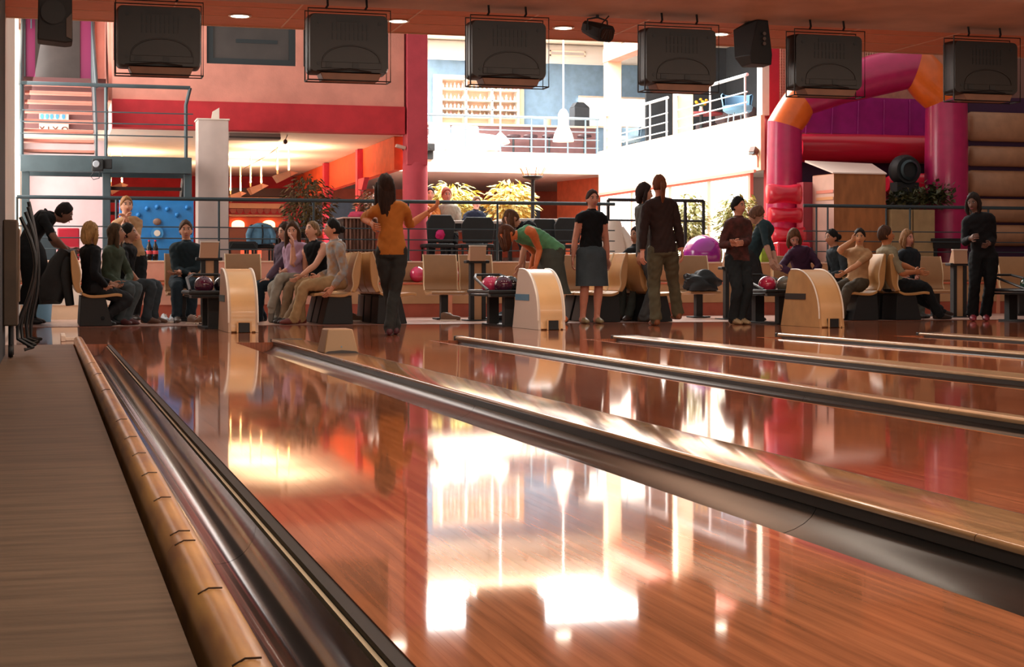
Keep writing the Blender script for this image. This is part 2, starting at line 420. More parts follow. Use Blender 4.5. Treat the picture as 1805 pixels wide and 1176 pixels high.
struct(box(5.0, 12.5, 42.24, 42.3, 1.75, 2.55).build('trim_4', BLUEW))
struct(box(-.4, 5.6, 38.0, 38.2, UPZ, 2.84).build('wall_back', RED))
struct(box(-.4, 17, 42.3, 42.5, 3.3, 6.6).build('wall_back', BLUEW))
struct(box(5.6, 17, 35.2, 42.3, 6.25, 6.4).build('ceiling', WHITE))
struct(box(11.8, 16.7, 27.1, 35.2, 6.25, 6.4).build('ceiling', WHITE))
struct(box(16.8, 17, -2.5, 43, -.12, 6.4).build('wall_right', M('right_wall', '7a5a52', .8)))
struct(box(5.45, 5.62, 26.3, 35.0, 3.27, 6.4).build('wall_atrium', CREAM))
# upper rim seen under the ceiling edge
struct(box(5.8, 11.6, 34.9, 35.2, 5.95, 6.4).build('trim_5', CREAM))
# ================================================================ knee wall, railings
PANEL = [(-.35, 1.15), (1.15, 2.65), (2.65, 4.15), (4.15, 5.65), (5.65, 7.15), (7.15, 8.65), (8.65, 10.15), (10.15, 11.65), (11.65, 13.15), (13.15, 14.65), (14.65, 16.7)]
kw = struct(box(-.35, 16.7, 24.02, 24.15, -.13, .785).build('wall_knee', TAN))
for i, (a, b) in enumerate(PANEL):
    m = WHITE if i == 0 else TANLIT if b < 4.2 else TAN
    box(a + .006, b - .006, 24.0, 24.02, .53, .79).build('upper_panel', m, kw, bevel=.004)
    box(a + .006, b - .006, 23.70, 24.015, .19, .47).build('lower_panel', m, kw, bevel=.004)
    box(a + .001, b - .001, 23.715, 24.01, -.004, .19).build('base_panel', M('base_red', 'a8523e', .5, noise=.1) if i else CREAM, kw)
    box(a, b, 23.68, 24.0, .47, .50).build('ledge', M('ledge_orange', 'c8684c', .4), kw, bevel=.005)
    box(b - .03, b + .03, 23.69, 23.715, -.002, .47).build('post_trim', M('trim_salmon', 'd98f70', .5), kw)
box(-.35, 16.7, 23.99, 24.16, .785, .81).build('coping', M('coping_pale', 'd8b8a0', .4), kw, bevel=.005)

def railing(label, pts, ztop, zbase, rods, posts, r=.028, mat=RAILM, rr=.010, pr=.016, group='steel guard rails'):
    """pts: polyline of (x,y); posts: list of (x,y)"""
    c = pts[0]
    t = thing('guard_rail', label, 'railing', (c[0], c[1], zbase), group)
    MB().tube([(x, y, ztop) for x, y in pts], r, 10).build('handrail', mat, t)
    for z in rods: MB().tube([(x, y, z) for x, y in pts], rr, 6).build('rod', mat, t)
    for x, y in posts:
        po = MB().tube([(x, y, zbase), (x, y, ztop)], pr, 8).build('post', mat, t)
        MB().lathe([(.05, 0), (.05, .012), (.0, .012)], (x, y, zbase), 12).build('foot_plate', mat, po)
    return t
def px2x(px, Y): return P(px, HOR, Y).x
YR = 24.08
xp = [px2x(p, YR) for p in (30, 205, 386, 553, 720, 877, 1056)]
railing('long dark steel railing on the knee wall behind the left and middle benches', [(xp[0], YR), (xp[-1] + .25, YR)], 1.685, .81, (1.285, 1.125, .97), [(x, YR) for x in xp])
xr = [px2x(p, YR - .4) for p in (1437, 1560, 1603, 1700, 1790)]
yr = YR - .02
railing('dark steel railing in front of the wooden booth and planter at right', [(xr[0] - .02, yr), (16.4, yr)], 1.70, .81, (1.30, 1.14, .98), [(px2x(p, yr), yr) for p in (1439, 1459, 1562, 1604, 1742)])
q0, q1 = px2x(1072, 26.0), px2x(1240, 26.0)
railing('square black frame railing behind the two standing women', [(q0, 26.0), (q1, 26.0)], P(1150, 353, 26).z, UPZ, (P(1150, 389, 26).z,), [(q0, 26.0), (q1, 26.0), (px2x(1208, 26), 26.0)], r=.03, mat=BLK, rr=.02, pr=.03)

# ================================================================ columns
t = thing('column', 'pink plastered column with round base between mezzanine and bright atrium', 'column', (5.64, FY, UPZ))
a, b = P(716, 200, FY).x, P(752, 200, FY).x
box(a, b, FY - .08, FY + .28, 2.35, 6.4).build('square_shaft', PINKC, t, bevel=.01)
MB().lathe([(.2, UPZ - .6), (.2, 2.36), (.185, 2.4), (0, 2.4)], ((a + b) / 2, FY + .1, 0), 28).build('round_shaft', PINKC, t)
t = thing('column', 'bright red column with white edge beside the inflatable castle', 'column', (11.85, 26.45, UPZ))
a, b = P(1342, 200, 26.4).x, P(1372, 200, 26.4).x
box(a + .13, b, 26.35, 26.6, UPZ, 6.4).build('shaft', REDC, t, bevel=.01)
box(a + .0, a + .129, 26.36, 26.58, 3.34, 6.4).build('white_edge', WHITE, t)
t = thing('column', 'white square pillar behind the railing left of the hanging lamps', 'column', (2.2, 25.0, UPZ))
a, b = P(349, 300, 25.0), P(403, 212, 25.0)
box(a.x, b.x, 25.0, 25.45, UPZ, b.z).build('shaft', M('white_pillar', 'd8c6bf', .6, noise=.04), t, bevel=.008)
box(a.x - .015, b.x + .015, 24.985, 25.465, b.z, b.z + .02).build('top_plate', WHITE, t)
c0 = P(372, 190, 25.2); c1 = P(386, 212, 25.2)
MB().prism([(c0.x, b.z + .02), (c1.x, b.z + .02), (c1.x, c0.z), (c0.x + .02, c0.z - .06)], 'y', 25.15, 25.2).build('bracket', WHITE, t)

# ================================================================ steel staircase
st = thing('steel_staircase', 'teal steel staircase with pink treads and landing at left', 'staircase', (.8, 25, UPZ))
SY = 24.6; PZ = P(180, 275, SY).z; PZ0 = P(180, 304, SY).z
XL, XR = P(36, 290, SY).x, P(338, 290, SY).x
box(XL, XR, SY, SY + .08, PZ0, PZ).build('landing_beam', TEAL, st, bevel=.006)
box(XL, XR, SY + .08, SY + 1.1, PZ - .06, PZ).build('landing_plate', TEAL, st)
box(XL, XR, SY + 1.1, SY + 1.16, PZ0, PZ).build('landing_beam', TEAL, st)
for px in (45, 188, 332):
    x = P(px, 300, SY + .05).x
    box(x - .055, x + .055, SY + .09, SY + .2, UPZ, PZ0).build('support_post', TEAL, st, bevel=.006)
HZ = P(180, 150, SY).z
MB().tube([(XL, SY + .02, HZ), (XR - .02, SY + .02, HZ)], .028, 8).build('handrail', TEAL, st)
MB().tube([(XR - .02, SY + .02, HZ), (XR - .08, SY + .04, HZ - .25), (XR - .08, SY + .04, PZ)], .026, 8).build('rail_post', TEAL, st)
for px in (38, 187): x = P(px, 200, SY).x; MB().tube([(x, SY + .04, PZ), (x, SY + .04, HZ)], .03 if px < 100 else .024, 8).build('rail_post', TEAL, st)
for py in (197, 217, 238): z = P(180, py, SY).z; MB().tube([(XL, SY + .02, z), (XR + .02, SY + .02, z)], .010, 6).build('rail_rod', TEAL, st)
TREAD = M('pink_tread', 'd98a78', .6, noise=.08)
tx0, tx1 = P(41, 200, SY + .3).x, P(171, 200, SY + .3).x
for i in range(8):
    z = PZ + .17 * (i + 1) - .06; y = SY + .45 + .27 * i
    box(tx0, tx1 - .03, y, y + .27, z - .04, z).build('tread', TREAD, st, bevel=.004)
for x in (tx0 - .05, tx1 - .025):
    MB().prism([(SY + .1, PZ), (SY + .45, PZ), (SY + 2.75, PZ + 1.42), (SY + 2.75, PZ + 2.45), (SY + 2.65, PZ + 2.45), (SY + .1, PZ + .35)], 'x', x, x + .03).build('side_panel', TEAL, st, bevel=.004)
    MB().tube([(x + .015, SY + .1, PZ + 1.0), (x + .015, SY + 2.7, PZ + 2.48)], .024, 8).build('side_handrail', TEAL, st)
lx0, lx1 = P(196, 320, SY + 1.2).x, P(322, 320, SY + 1.2).x
for i in range(8):
    z = PZ - .18 * (i + 1); y = SY + 1.18 + .26 * i
    if z < UPZ + .05: break
    box(lx0, lx1, y, y + .28, z - .04, z).build('lower_tread', M('dark_tread', '4a3531', .7), st)
for x in (lx0 - .05, lx1): MB().prism([(SY + 1.17, PZ), (SY + 1.17, PZ - .3), (SY + 3.2, UPZ), (SY + 3.5, UPZ), (SY + 3.5, UPZ + .1)], 'x', x, x + .05).build('lower_stringer', TEAL, st)
# poster behind the treads: blue figures above, lettering below
pt = thing('wall_poster', 'small poster with blue figures and lettering seen through the stair treads', 'poster', P(95, 228, 27.6), None)
pa, pb = P(69, 199, 27.6), P(121, 231, 27.6)
box(pa.x, pb.x, 27.6, 27.63, pb.z, pa.z).build('sheet', M('poster_paper', 'f0cfc0', .6), pt)
for px in (74, 83, 91, 101, 112):
    q = P(px, 205, 27.59); MB().prism([(q.x + .028 * math.cos(a_) , q.z + .05 * math.sin(a_)) for a_ in [2 * math.pi * k / 12 for k in range(12)]], 'y', 27.588, 27.599).build('blue_figure', M('poster_blue', '4a9ac8', .5), pt)
def text(s, loc, size, mat, parent, rot=(math.pi / 2, 0, 0), ext=.004):
    cu = bpy.data.curves.new('lettering', 'FONT'); cu.body = s; cu.size = size; cu.extrude = ext; cu.align_x = 'CENTER'; cu.align_y = 'CENTER'
    tmp = bpy.data.objects.new('lettering_source', cu); COL.objects.link(tmp)
    me = bpy.data.meshes.new_from_object(tmp.evaluated_get(bpy.context.evaluated_depsgraph_get()))
    bpy.data.objects.remove(tmp); me.name = 'lettering'; me.materials.clear(); me.materials.append(mat)
    o = bpy.data.objects.new('lettering', me); COL.objects.link(o); o.parent = parent
    o.location = Vector(loc) - (ORG[parent.name] if parent else Vector()); o.rotation_euler = rot
    return o
text('Y I X O', P(95, 229, 27.59), .14, M('poster_ink', '5a1a14', .6), pt)
# landing door and walls behind the stair
dz0, dz1 = P(100, 152, 27.9).z, 5.6
dr = struct(MB().box(P(45, 0, 27.9).x, P(160, 0, 27.9).x, 27.86, 27.92, dz0, dz1).build('door_1', MAG))
dq0, dq1 = P(62, 0, 27.85).x, P(141, 0, 27.85).x
box(dq0, dq1, 27.83, 27.855, P(100, 140, 27.8).z, dz1 - .15).build('glass_pane', GLASSD, dr)
for x in (P(44, 0, 27.9).x - .05, P(160, 0, 27.9).x): box(x, x + .06, 27.82, 27.94, dz0, dz1).build('door_frame', FRM, dr)
MB().tube([(dq0 - .06, 27.80, dz0 + .9), (dq0 - .06, 27.80, dz0 + 1.05)], .012, 6).build('handle', RAILL, dr)
struct(box(-.4, .95, 27.95, 28.1, 3.27, 6.4).build('wall_landing', PEACH))
struct(box(.9, .97, 26.2, 28.0, 3.27, 6.4).build('wall_landing', PEACH))
MAUVE = M('mauve_wall', '6b4a4a', .8)
struct(box(-.4, .95, 27.3, 27.99, 3.6, 3.72).build('floor', MAUVE))
struct(box(-.4, .95, 27.70, 27.8, 2.95, 3.6).build('wall_landing', MAUVE))
struct(box(P(42, 300, 28.6).x, P(187, 300, 28.6).x, 28.6, 28.7, UPZ, 3.2).build('wall_back', LILAC))
# red and dark panels low behind the rail at left
t = thing('padded_panel', 'red padded panel behind the railing under the staircase', 'panel', P(120, 440, 26.0))
a, b = P(101, 402, 26.0), P(140, 442, 26.0)
box(a.x, b.x, 26.0, 26.08, UPZ, a.z).build('pad', M('red_pad', 'd0203c', .45), t, bevel=.02)
box(a.x + .02, b.x - .02, 25.985, 25.999, (a.z + UPZ) / 2 + .05, (a.z + UPZ) / 2 + .065).build('seam_strip', M('seam_pale', 'e88a96', .5), t)
t = thing('padded_panel', 'dark teal panel left of the red pad under the staircase', 'panel', P(80, 440, 25.6))
a, b = P(58, 408, 25.6), P(99, 455, 25.6)
box(a.x, b.x, 25.6, 25.7, UPZ, a.z).build('pad', M('dark_teal_pad', '2f3c44', .6), t, bevel=.02)
box(a.x, b.x, 25.59, 25.6, a.z - .03, a.z).build('top_strip', TEAL, t)
# blue wall panel with bumps
t = thing('climbing_panel', 'blue climbing panel with moulded bumps behind the railing', 'climbing wall', P(275, 460, 24.5))
a, b = P(210, 349, 24.5), P(341, 462, 24.5)
BLUEP = M('climbing_blue', '2a82cc', .4, noise=.12)
box(a.x, b.x, 24.45, 24.52, UPZ, a.z).build('sheet', BLUEP, t, bevel=.01)
for px, py in ((244, 379), (259, 368), (277, 365), (295, 369), (312, 379), (226, 372), (330, 366), (238, 440), (322, 430)):
    MB().ell(P(px, py, 24.44), .035, .035, .035, 10, 7).build('bump', BLUEP, t)
MB().ell(P(277, 391, 24.43), .06, .03, .05, 10, 7).build('hold', M('hold_orange', '8a6a5a', .6), t)
MB().lathe([(.09, 0), (.09, .012), (.05, .02), (.0, .02)], P(277, 411, 24.42), 20, axis='y').build('ring_hold', M('hold_blue', '3d8fd0', .4), t)
MB().lathe([(.045, 0), (.045, .03), (0, .03)], P(277, 411, 24.41), 16, axis='y').build('white_centre', WHITE, t)

# ================================================================ cola bottles on the coping
bt = None
for i, (px, lab) in enumerate(((264, 'left one of the two dark cola bottles on the knee wall'), (275, 'right one of the two dark cola bottles on the knee wall'))):
    q = Vector((px2x(px, 23.9), 24.06, .81))
    if bt is None:
        bt = thing('bottle', lab, 'bottle', q, 'cola bottles')
        MB().lathe([(.035, 0), (.042, .02), (.042, .12), (.036, .14), (.042, .17), (.035, .2), (.014, .25), (.013, .275), (0, .275)], q, 16).build('body', M('cola_dark', '1c100e', .1), bt)
        MB().lathe([(.0425, .09), (.0432, .092), (.0432, .135), (.0405, .14)], q, 16, cap=False).build('label_band', M('label_red', 'c8434c', .5), bt)
        MB().lathe([(.016, .27), (.016, .29), (0, .29)], q, 12).build('screw_cap', RED, bt)
    else:
        c = copy_tree(bt); c.location = q; c['label'] = lab

# ================================================================ overhead monitors
MSH = M('monitor_shell', '1f1a18', .42, spec=.4, noise=.15)
MDK = M('monitor_dark', '101316', .5)
MTR = M('monitor_tray', '7d5640', .55, noise=.12)
def rrect(w, h, r, y, n=4, cz=0.):
    pts = []
    for sx, sz, a0 in ((1, 1, 0), (-1, 1, math.pi / 2), (-1, -1, math.pi), (1, -1, 3 * math.pi / 2)):
        for i in range(n + 1):
            a = a0 + math.pi / 2 * i / n
            pts.append(Vector((sx * (w / 2 - r) + r * math.cos(a), y, cz + sz * (h / 2 - r) + r * math.sin(a))))
    return pts
MLAB = ['darkest hanging monitor, leftmost of the overhead row', 'hanging monitor second from the left in the overhead row', 'hanging monitor left of the spotlight, in front of the bar shelves',
        'hanging monitor between the spotlight and the black loudspeaker', 'hanging monitor in front of the inflatable arch, right of the loudspeaker', 'hanging monitor at the right edge, above the striped inflatable wall']
mon = None
for i, (px, py0, py1) in enumerate(((281, 4, 127), (615, 16, 137), (897, 28, 146), (1200, 40, 155), (1460, 49, 160), (1737, 57, 170))):
    Y = 15.32; q = P(px, (py0 + py1) / 2, Y); q.z = 2.735
    if mon is None:
        mon = thing('monitor', MLAB[0], 'monitor', q, 'overhead scoring monitors')
        o = q
        W_, H_ = .745, .555
        MB().loft([[o + p for p in rrect(W_ * .97, H_ * .95, .05, -.02)], [o + p for p in rrect(W_ * .995, H_ * .99, .05, .03)], [o + p for p in rrect(W_, H_, .05, .08)], [o + p for p in rrect(W_, H_, .04, .20)]]).build('shell', MSH, mon); msh = mon.children[0]
        MB().tube([o + Vector((.02 + .27 * math.cos(a_), -.021, -.17 + .15 * math.sin(a_))) for a_ in [math.pi * k / 14 for k in range(15)]], .007, 6).build('back_ridge', MSH, msh)
        box(o.x - .26, o.x + .30, o.y - .027, o.y - .0205, o.z - .235, o.z - .175).build('connector_panel', MSH, msh, bevel=.004)
        for k in range(9):
            x = o.x - .16 + k * .04
            for zz in (.03, .115): box(x, x + .012, o.y - .0245, o.y - .0195, o.z + zz, o.z + zz + .07).build('vent_slot', MDK, msh)
        box(o.x - .12, o.x + .1, o.y - .024, o.y - .0195, o.z + .195, o.z + .232).build('label_plate', MDK, msh)
        for x in (-.19, .06): box(o.x + x - .03, o.x + x + .03, o.y - .033, o.y - .0275, o.z - .228, o.z - .182).build('connector', MDK, msh)
        for x, z in ((-.285, .19), (.285, .19), (-.285, -.19), (.285, -.19)):
            MB().lathe([(.018, -.012), (.02, 0.02), (0, .02)], o + Vector((x, -.012, z)), 10, axis='y').build('screw_boss', MDK, msh)
        MB().loft([[o + Vector(v) for v in ((-.24, -.03, -.345), (.27, -.03, -.345), (.30, -.03, -.275), (-.27, -.03, -.275))], [o + Vector(v) for v in ((-.24, .2, -.345), (.27, .2, -.345), (.30, .2, -.275), (-.27, .2, -.275))]]).build('tray', MTR, mon, bevel=.006)
        w2, z1, z0 = W_ / 2 + .012, H_ / 2 + .035, -.345
        for y in (-.035, .16):
            MB().tube([o + Vector(v) for v in ((-w2, y, z0), (w2, y, z0), (w2, y, z1), (-w2, y, z1), (-w2, y, z0))], .007, 6).build('cage_frame', MDK, mon)
        for x in (-w2, w2): MB().tube([o + Vector((x, -.035, z0)), o + Vector((x, .16, z0))], .007, 6).build('cage_bar', MDK, mon)
        for x in (-.2, .165):
            MB().tube([o + Vector((x - .02, -.035, z1)), o + Vector((x, -.02, z1 + .03)), o + Vector((x, 0, 3.15 - o.z))], .011, 7).build('hanger_rod', MDK, mon)
        MB().tube([o + Vector((-.3, -.03, -.26)), o + Vector((-.1, -.07, -.25)), o + Vector((.0, -.075, -.24)), o + Vector((.2, -.05, -.262))], .006, 6).build('cable', MDK, mon)
    else:
        c = copy_tree(mon); c.location = q; c['label'] = MLAB[i]

# ================================================================ hanging speakers and spotlight
t = thing('loudspeaker', 'black loudspeaker hanging at upper left in front of the door', 'loudspeaker', P(94, 40, 14.6), 'hanging loudspeakers')
a, b = P(66, 78, 14.6), P(121, 0, 14.6)
MB().prism([(a.x, a.z + .02), (b.x - .03, a.z), (b.x + .03, a.z + .01), (b.x + .025, 3.1), (a.x + .01, 3.1)], 'y', 14.45, 14.75).build('cabinet', BLK, t, bevel=.012)
MB().prism([(b.x - .02, a.z + .05), (b.x + .026, a.z + .03), (b.x + .026, a.z + .25), (b.x - .02, a.z + .2)], 'y', 14.437, 14.449).build('bevel_face', M('speaker_grey', '5a4f4a', .6), t)
MB().lathe([(.10, 0), (.09, .01), (.03, .03), (0, .03)], ((a.x + b.x) / 2, 14.42, 2.78), 22, axis='y').build('cone', MDK, t)
MB().tube([((a.x + b.x) / 2, 14.6, 3.09), ((a.x + b.x) / 2, 14.6, 3.15)], .02, 8).build('bracket', BLK, t)
q = P(1327, 75, 15.6)
t = thing('loudspeaker', 'black wedge loudspeaker hanging between the fourth and fifth monitors', 'loudspeaker', q, 'hanging loudspeakers')
hz = .235
r0 = [q + Vector(v) for v in ((-.09, -.17, -hz), (.15, -.12, -hz), (.16, .1, -hz), (-.05, .16, -hz))]
r1 = [q + Vector(v) for v in ((-.10, -.17, -hz + .09), (.16, -.12, -hz + .1), (.16, .12, -hz + .1), (-.15, .12, -hz + .09))]
r2 = [q + Vector(v) for v in ((-.02, -.16, hz - .03), (.115, -.12, hz - .03), (.115, .12, hz - .03), (-.165, .12, hz - .1))]
r3 = [q + Vector(v) for v in ((.03, -.11, hz), (.10, -.1, hz), (.10, .1, hz), (.0, .1, hz))]
MB().loft([r0, r1, r2, r3]).build('cabinet', BLK, t, bevel=.008)
for z in (.07, .02, -.03): MB().lathe([(.018, 0), (.018, .015), (0, .015)], q + Vector((.055, -.165, z)), 10, axis='y').build('knob', M('speaker_grey', '5a4f4a', .6), t)
MB().tube([q + Vector((.05, 0, hz - .01)), (q.x + .05, q.y, 3.15)], .022, 8).build('bracket', BLK, t)
q = P(1053, 54, 15.6)
t = thing('spotlight', 'small black spotlight hanging from the ceiling above the atrium', 'spotlight', q)
R_ = Matrix.Rotation(math.radians(22), 3, 'Z') @ Matrix.Rotation(math.radians(20), 3, 'X')
hx = lambda w, h, y: [q + R_ @ Vector((x * w, y, z * h)) for x, z in ((-.7, -1), (.7, -1), (1, -.55), (1, .55), (.7, 1), (-.7, 1), (-1, .55), (-1, -.55))]
MB().loft([hx(.095, .075, -.15), hx(.10, .082, -.13), hx(.09, .075, .02), hx(.075, .06, .16)]).build('housing', BLK, t, bevel=.004)
MB().loft([hx(.075, .055, -.158), hx(.075, .055, -.151)]).build('lens', M('spot_lens', '3a2a24', .15), t)
for k in range(4): MB().tube([q + R_ @ Vector((-.06 + .04 * k, -.16, -.05)), q + R_ @ Vector((-.02 + .02 * k, -.16, .05))], .003, 5).build('lens_grille', EDGE, t)
MB().tube([q + Vector((-.11, .0, .0)), q + Vector((-.1, .0, .11)), q + Vector((.0, 0, .13)), q + Vector((.1, 0, .10)), q + Vector((.11, .0, 0))], .009, 6).build('yoke', BLK, t)
MB().tube([q + Vector((0, 0, .12)), (q.x, q.y, 3.15)], .016, 8).build('clamp', BLK, t)
MB().tube([q + Vector((.05, .02, .07)), q + Vector((.12, .0, .15))], .007, 6).build('lever', BLK, t)

# ================================================================ ball returns
HOODW = M('hood_maple', 'd9ac78', .32, spec=.5, noise=.10, nscale=3, stretch=(1, 1, 1), coat=.2)
HOODS = M('hood_side', 'c2a58c', .45, noise=.05)
HOODE = M('hood_edge', 'efe6da', .3)
BLUES = M('hood_blue_stripe', '4f7f9c', .4)
def ball_return(label, X, Yf, side_mat, stripe_mat):
    t = thing('ball_return', label, 'ball return', (X, Yf + .5, 0), 'ball return hoods')
    hw, Hh, Ln = .155, .665, 1.05
    side = [(Yf + Ln, 0.002), (Yf, 0.002)]
    N = 18
    for i in range(N + 1):
        a = math.pi / 2 * i / N
        side.append((Yf + .62 * (1 - math.cos(a)) + .02, .10 + (Hh - .10) * math.sin(a) ** .92))
    side.append((Yf + Ln - .28, Hh)); side.append((Yf + Ln - .22, Hh - .04))
    for s_ in (-1, 1): MB().prism(side, 'x', X + s_ * hw, X + s_ * (hw - .03)).build('side_panel', side_mat, t, smooth=30)
    curve = [(Yf - .004, .015)] + side[2:-1]
    outer = curve; inner = [(y + .03, max(.0, z - .03)) for y, z in curve]
    MB().prism(outer + inner[::-1], 'x', X - hw + .03, X + hw - .03).build('curved_band', HOODW, t, smooth=40)
    for s_ in (-1, 1):
        MB().tube([(X + s_ * (hw - .004), y - .002, z + .002) for y, z in side[2:-1]], .009, 8).build('edge_trim', HOODE, t)
    ob_ = box(X - .055, X + .06, Yf - .05, Yf + .02, .003, .105).build('outlet_box', MDK, t, bevel=.004)
    fr = MB().box(X - .075, X + .08, Yf - .062, Yf - .0505, .105, .118).box(X - .075, X - .058, Yf - .062, Yf - .0505, .003, .105).box(X + .063, X + .08, Yf - .062, Yf - .0505, .003, .105)
    fr.build('outlet_frame', HOODW, ob_)
    box(X - hw - .006, X - hw - .0005, Yf + .36, Yf + .92, .315, .385).build('side_stripe', stripe_mat, t)
    return t
RX = [1.96, 5.30, 8.62]
ball_return('curved wooden ball return hood beside the boy in the dark jacket', RX[0], 17.45, HOODS, M('stripe_grey_teal', '4b6064', .5))
ball_return('curved ball return hood with blue stripe in front of the woman in green', RX[1], 17.45, M('hood_side_pale', 'cdbcae', .45), BLUES)
ball_return('curved all-wood ball return hood in front of the seated woman in purple', RX[2], 17.4, M('hood_side_maple', 'c89a66', .4, noise=.1), EDGE)

BALLC = {'pink': 'd43a68', 'plum': '4a1a34', 'black': '14161a', 'teal': '2f5a58', 'red': 'c02a50', 'green': '1f4a3c', 'grey': '6b6a60', 'white': 'c8c0bc', 'purple': '7a1f7c'}
def bm(c): return M('ball_' + c, BALLC[c], .08, spec=.6, noise=.3, nscale=5, coat=.5)
def ball(q, c, label, r=.108):
    t = thing('bowling_ball', label, 'bowling ball', (q[0], q[1], q[2] - r), 'bowling balls')
    sh_ = MB().ell(q, r, r, r, 22, 14).build('shell', bm(c), t, smooth=180)
    for dx, dy in ((0, 0), (.022, .004), (.01, .026)):
        v = Vector((dx - .01, -.45 * r + dy, .0)); v.z = math.sqrt(max(0, r * r - v.x ** 2 - v.y ** 2)) + .0004
        MB().lathe([(.009, -.002), (.009, .0006), (0, .0006)], Vector(q) + v, 10).build('finger_hole', MDK, sh_)
def ball_rack(label, X, Y0, Y1, zt=.405):
    t = thing('ball_rack', label, 'ball rack', (X, (Y0 + Y1) / 2, 0), 'ball racks')
    hw = .27
    def loop(z, w, y0, y1, up=0.):
        pts = []
        for i in range(9): a = math.pi * i / 8; pts.append((X + w * math.cos(a), y1 - .22 + .22 * math.sin(a), z + up * math.sin(a)))
        for i in range(3): pts.append((X - w, y1 - .22 - (y1 - .22 - y0) * (i + 1) / 3, z))
        pts.append((X + w, y0, z)); pts.append((X + w, y1 - .22, z)); return pts
    MB().tube(loop(zt, hw, Y0, Y1), .022, 8).build('ring_frame', MDK, t)
    box(X - hw + .02, X + hw - .02, Y0, Y1 - .14, zt - .055, zt - .03).build('tray', BLK, t, bevel=.006)
    MB().tube([(X - hw + .01, Y0 + .1, zt + .02), (X - hw + .03, Y1 - .4, zt + .16), (X - hw + .12, Y1 - .1, zt + .2), (X + hw - .12, Y1 - .1, zt + .2), (X + hw - .03, Y1 - .4, zt + .14), (X + hw - .01, Y0 + .1, zt + .02)], .017, 8).build('guard_loop', MDK, t)
    box(X - .06, X + .06, Y0 + .1, Y0 + .22, .002, zt - .05).build('leg', BLK, t)
    box(X - .06, X + .06, Y1 - .4, Y1 - .28, .002, zt - .05).build('leg', BLK, t)
    box(X - .1, X + .14, Y0 + .05, Y1 - .2, .001, .02).build('foot', BLK, t)
    box(X - hw - .005, X + hw + .005, Y0 + .02, Y0 + .04, zt - .06, zt + .005).build('front_plate', M('rack_grey', '6b6f74', .4), t, bevel=.004)
    return t
ball_rack('black ball rack behind the leftmost wooden hood', RX[0] - .18, 18.65, 19.85)
ball_rack('black ball rack with pink and plum balls behind the blue-striped hood', RX[1] - .12, 18.65, 19.85)
ball_rack('black ball rack under the hands of the bending person at right', RX[2] + .02, 18.65, 19.85)
ball_rack('black ball rack at the right edge of the picture', 12.25, 18.65, 19.85)
zb = .405 - .03 + .108
for (X, lst) in ((RX[0] - .18, [(-.1, 18.85, 'plum', 'plum bowling ball on the leftmost rack'), (.12, 18.9, 'black', 'black bowling ball on the leftmost rack')]),
                 (RX[1] - .12, [(-.05, 18.85, 'plum', 'front plum bowling ball on the rack beside the blue-striped hood'), (-.14, 19.10, 'pink', 'pink bowling ball on the rack beside the blue-striped hood'), (.09, 19.04, 'black', 'black bowling ball on the rack beside the blue-striped hood'), (.15, 19.28, 'teal', 'teal bowling ball on the rack beside the blue-striped hood'), (-.04, 19.38, 'red', 'dark pink ball at the back of the rack beside the blue-striped hood')]),
                 (RX[2] + .02, [(-.15, 18.9, 'red', 'red bowling ball on the rack below the bending person'), (.08, 18.88, 'grey', 'grey bowling ball on the rack below the bending person'), (-.02, 19.15, 'white', 'pale bowling ball on the rack below the bending person')]),
                 (12.25, [(-.14, 18.88, 'green', 'dark green bowling ball on the rack at the right edge'), (.10, 18.9, 'pink', 'pink bowling ball on the rack at the right edge')])):
    for dx, y, c, lab in lst: ball((X + dx, y, zb), c, lab)
ball((px2x(736, 23.85), 23.86, .501 + .115), 'pink', 'pink ball lying on the ledge of the knee wall', .115)
ball((px2x(700, 23.85), 23.86, .501 + .115), 'black', 'black ball on the ledge left of the pink ball', .115)
ball((px2x(815, 23.85) , 23.86, .501 + .115), 'red', 'dark pink ball on the ledge behind the two beige seats', .115)

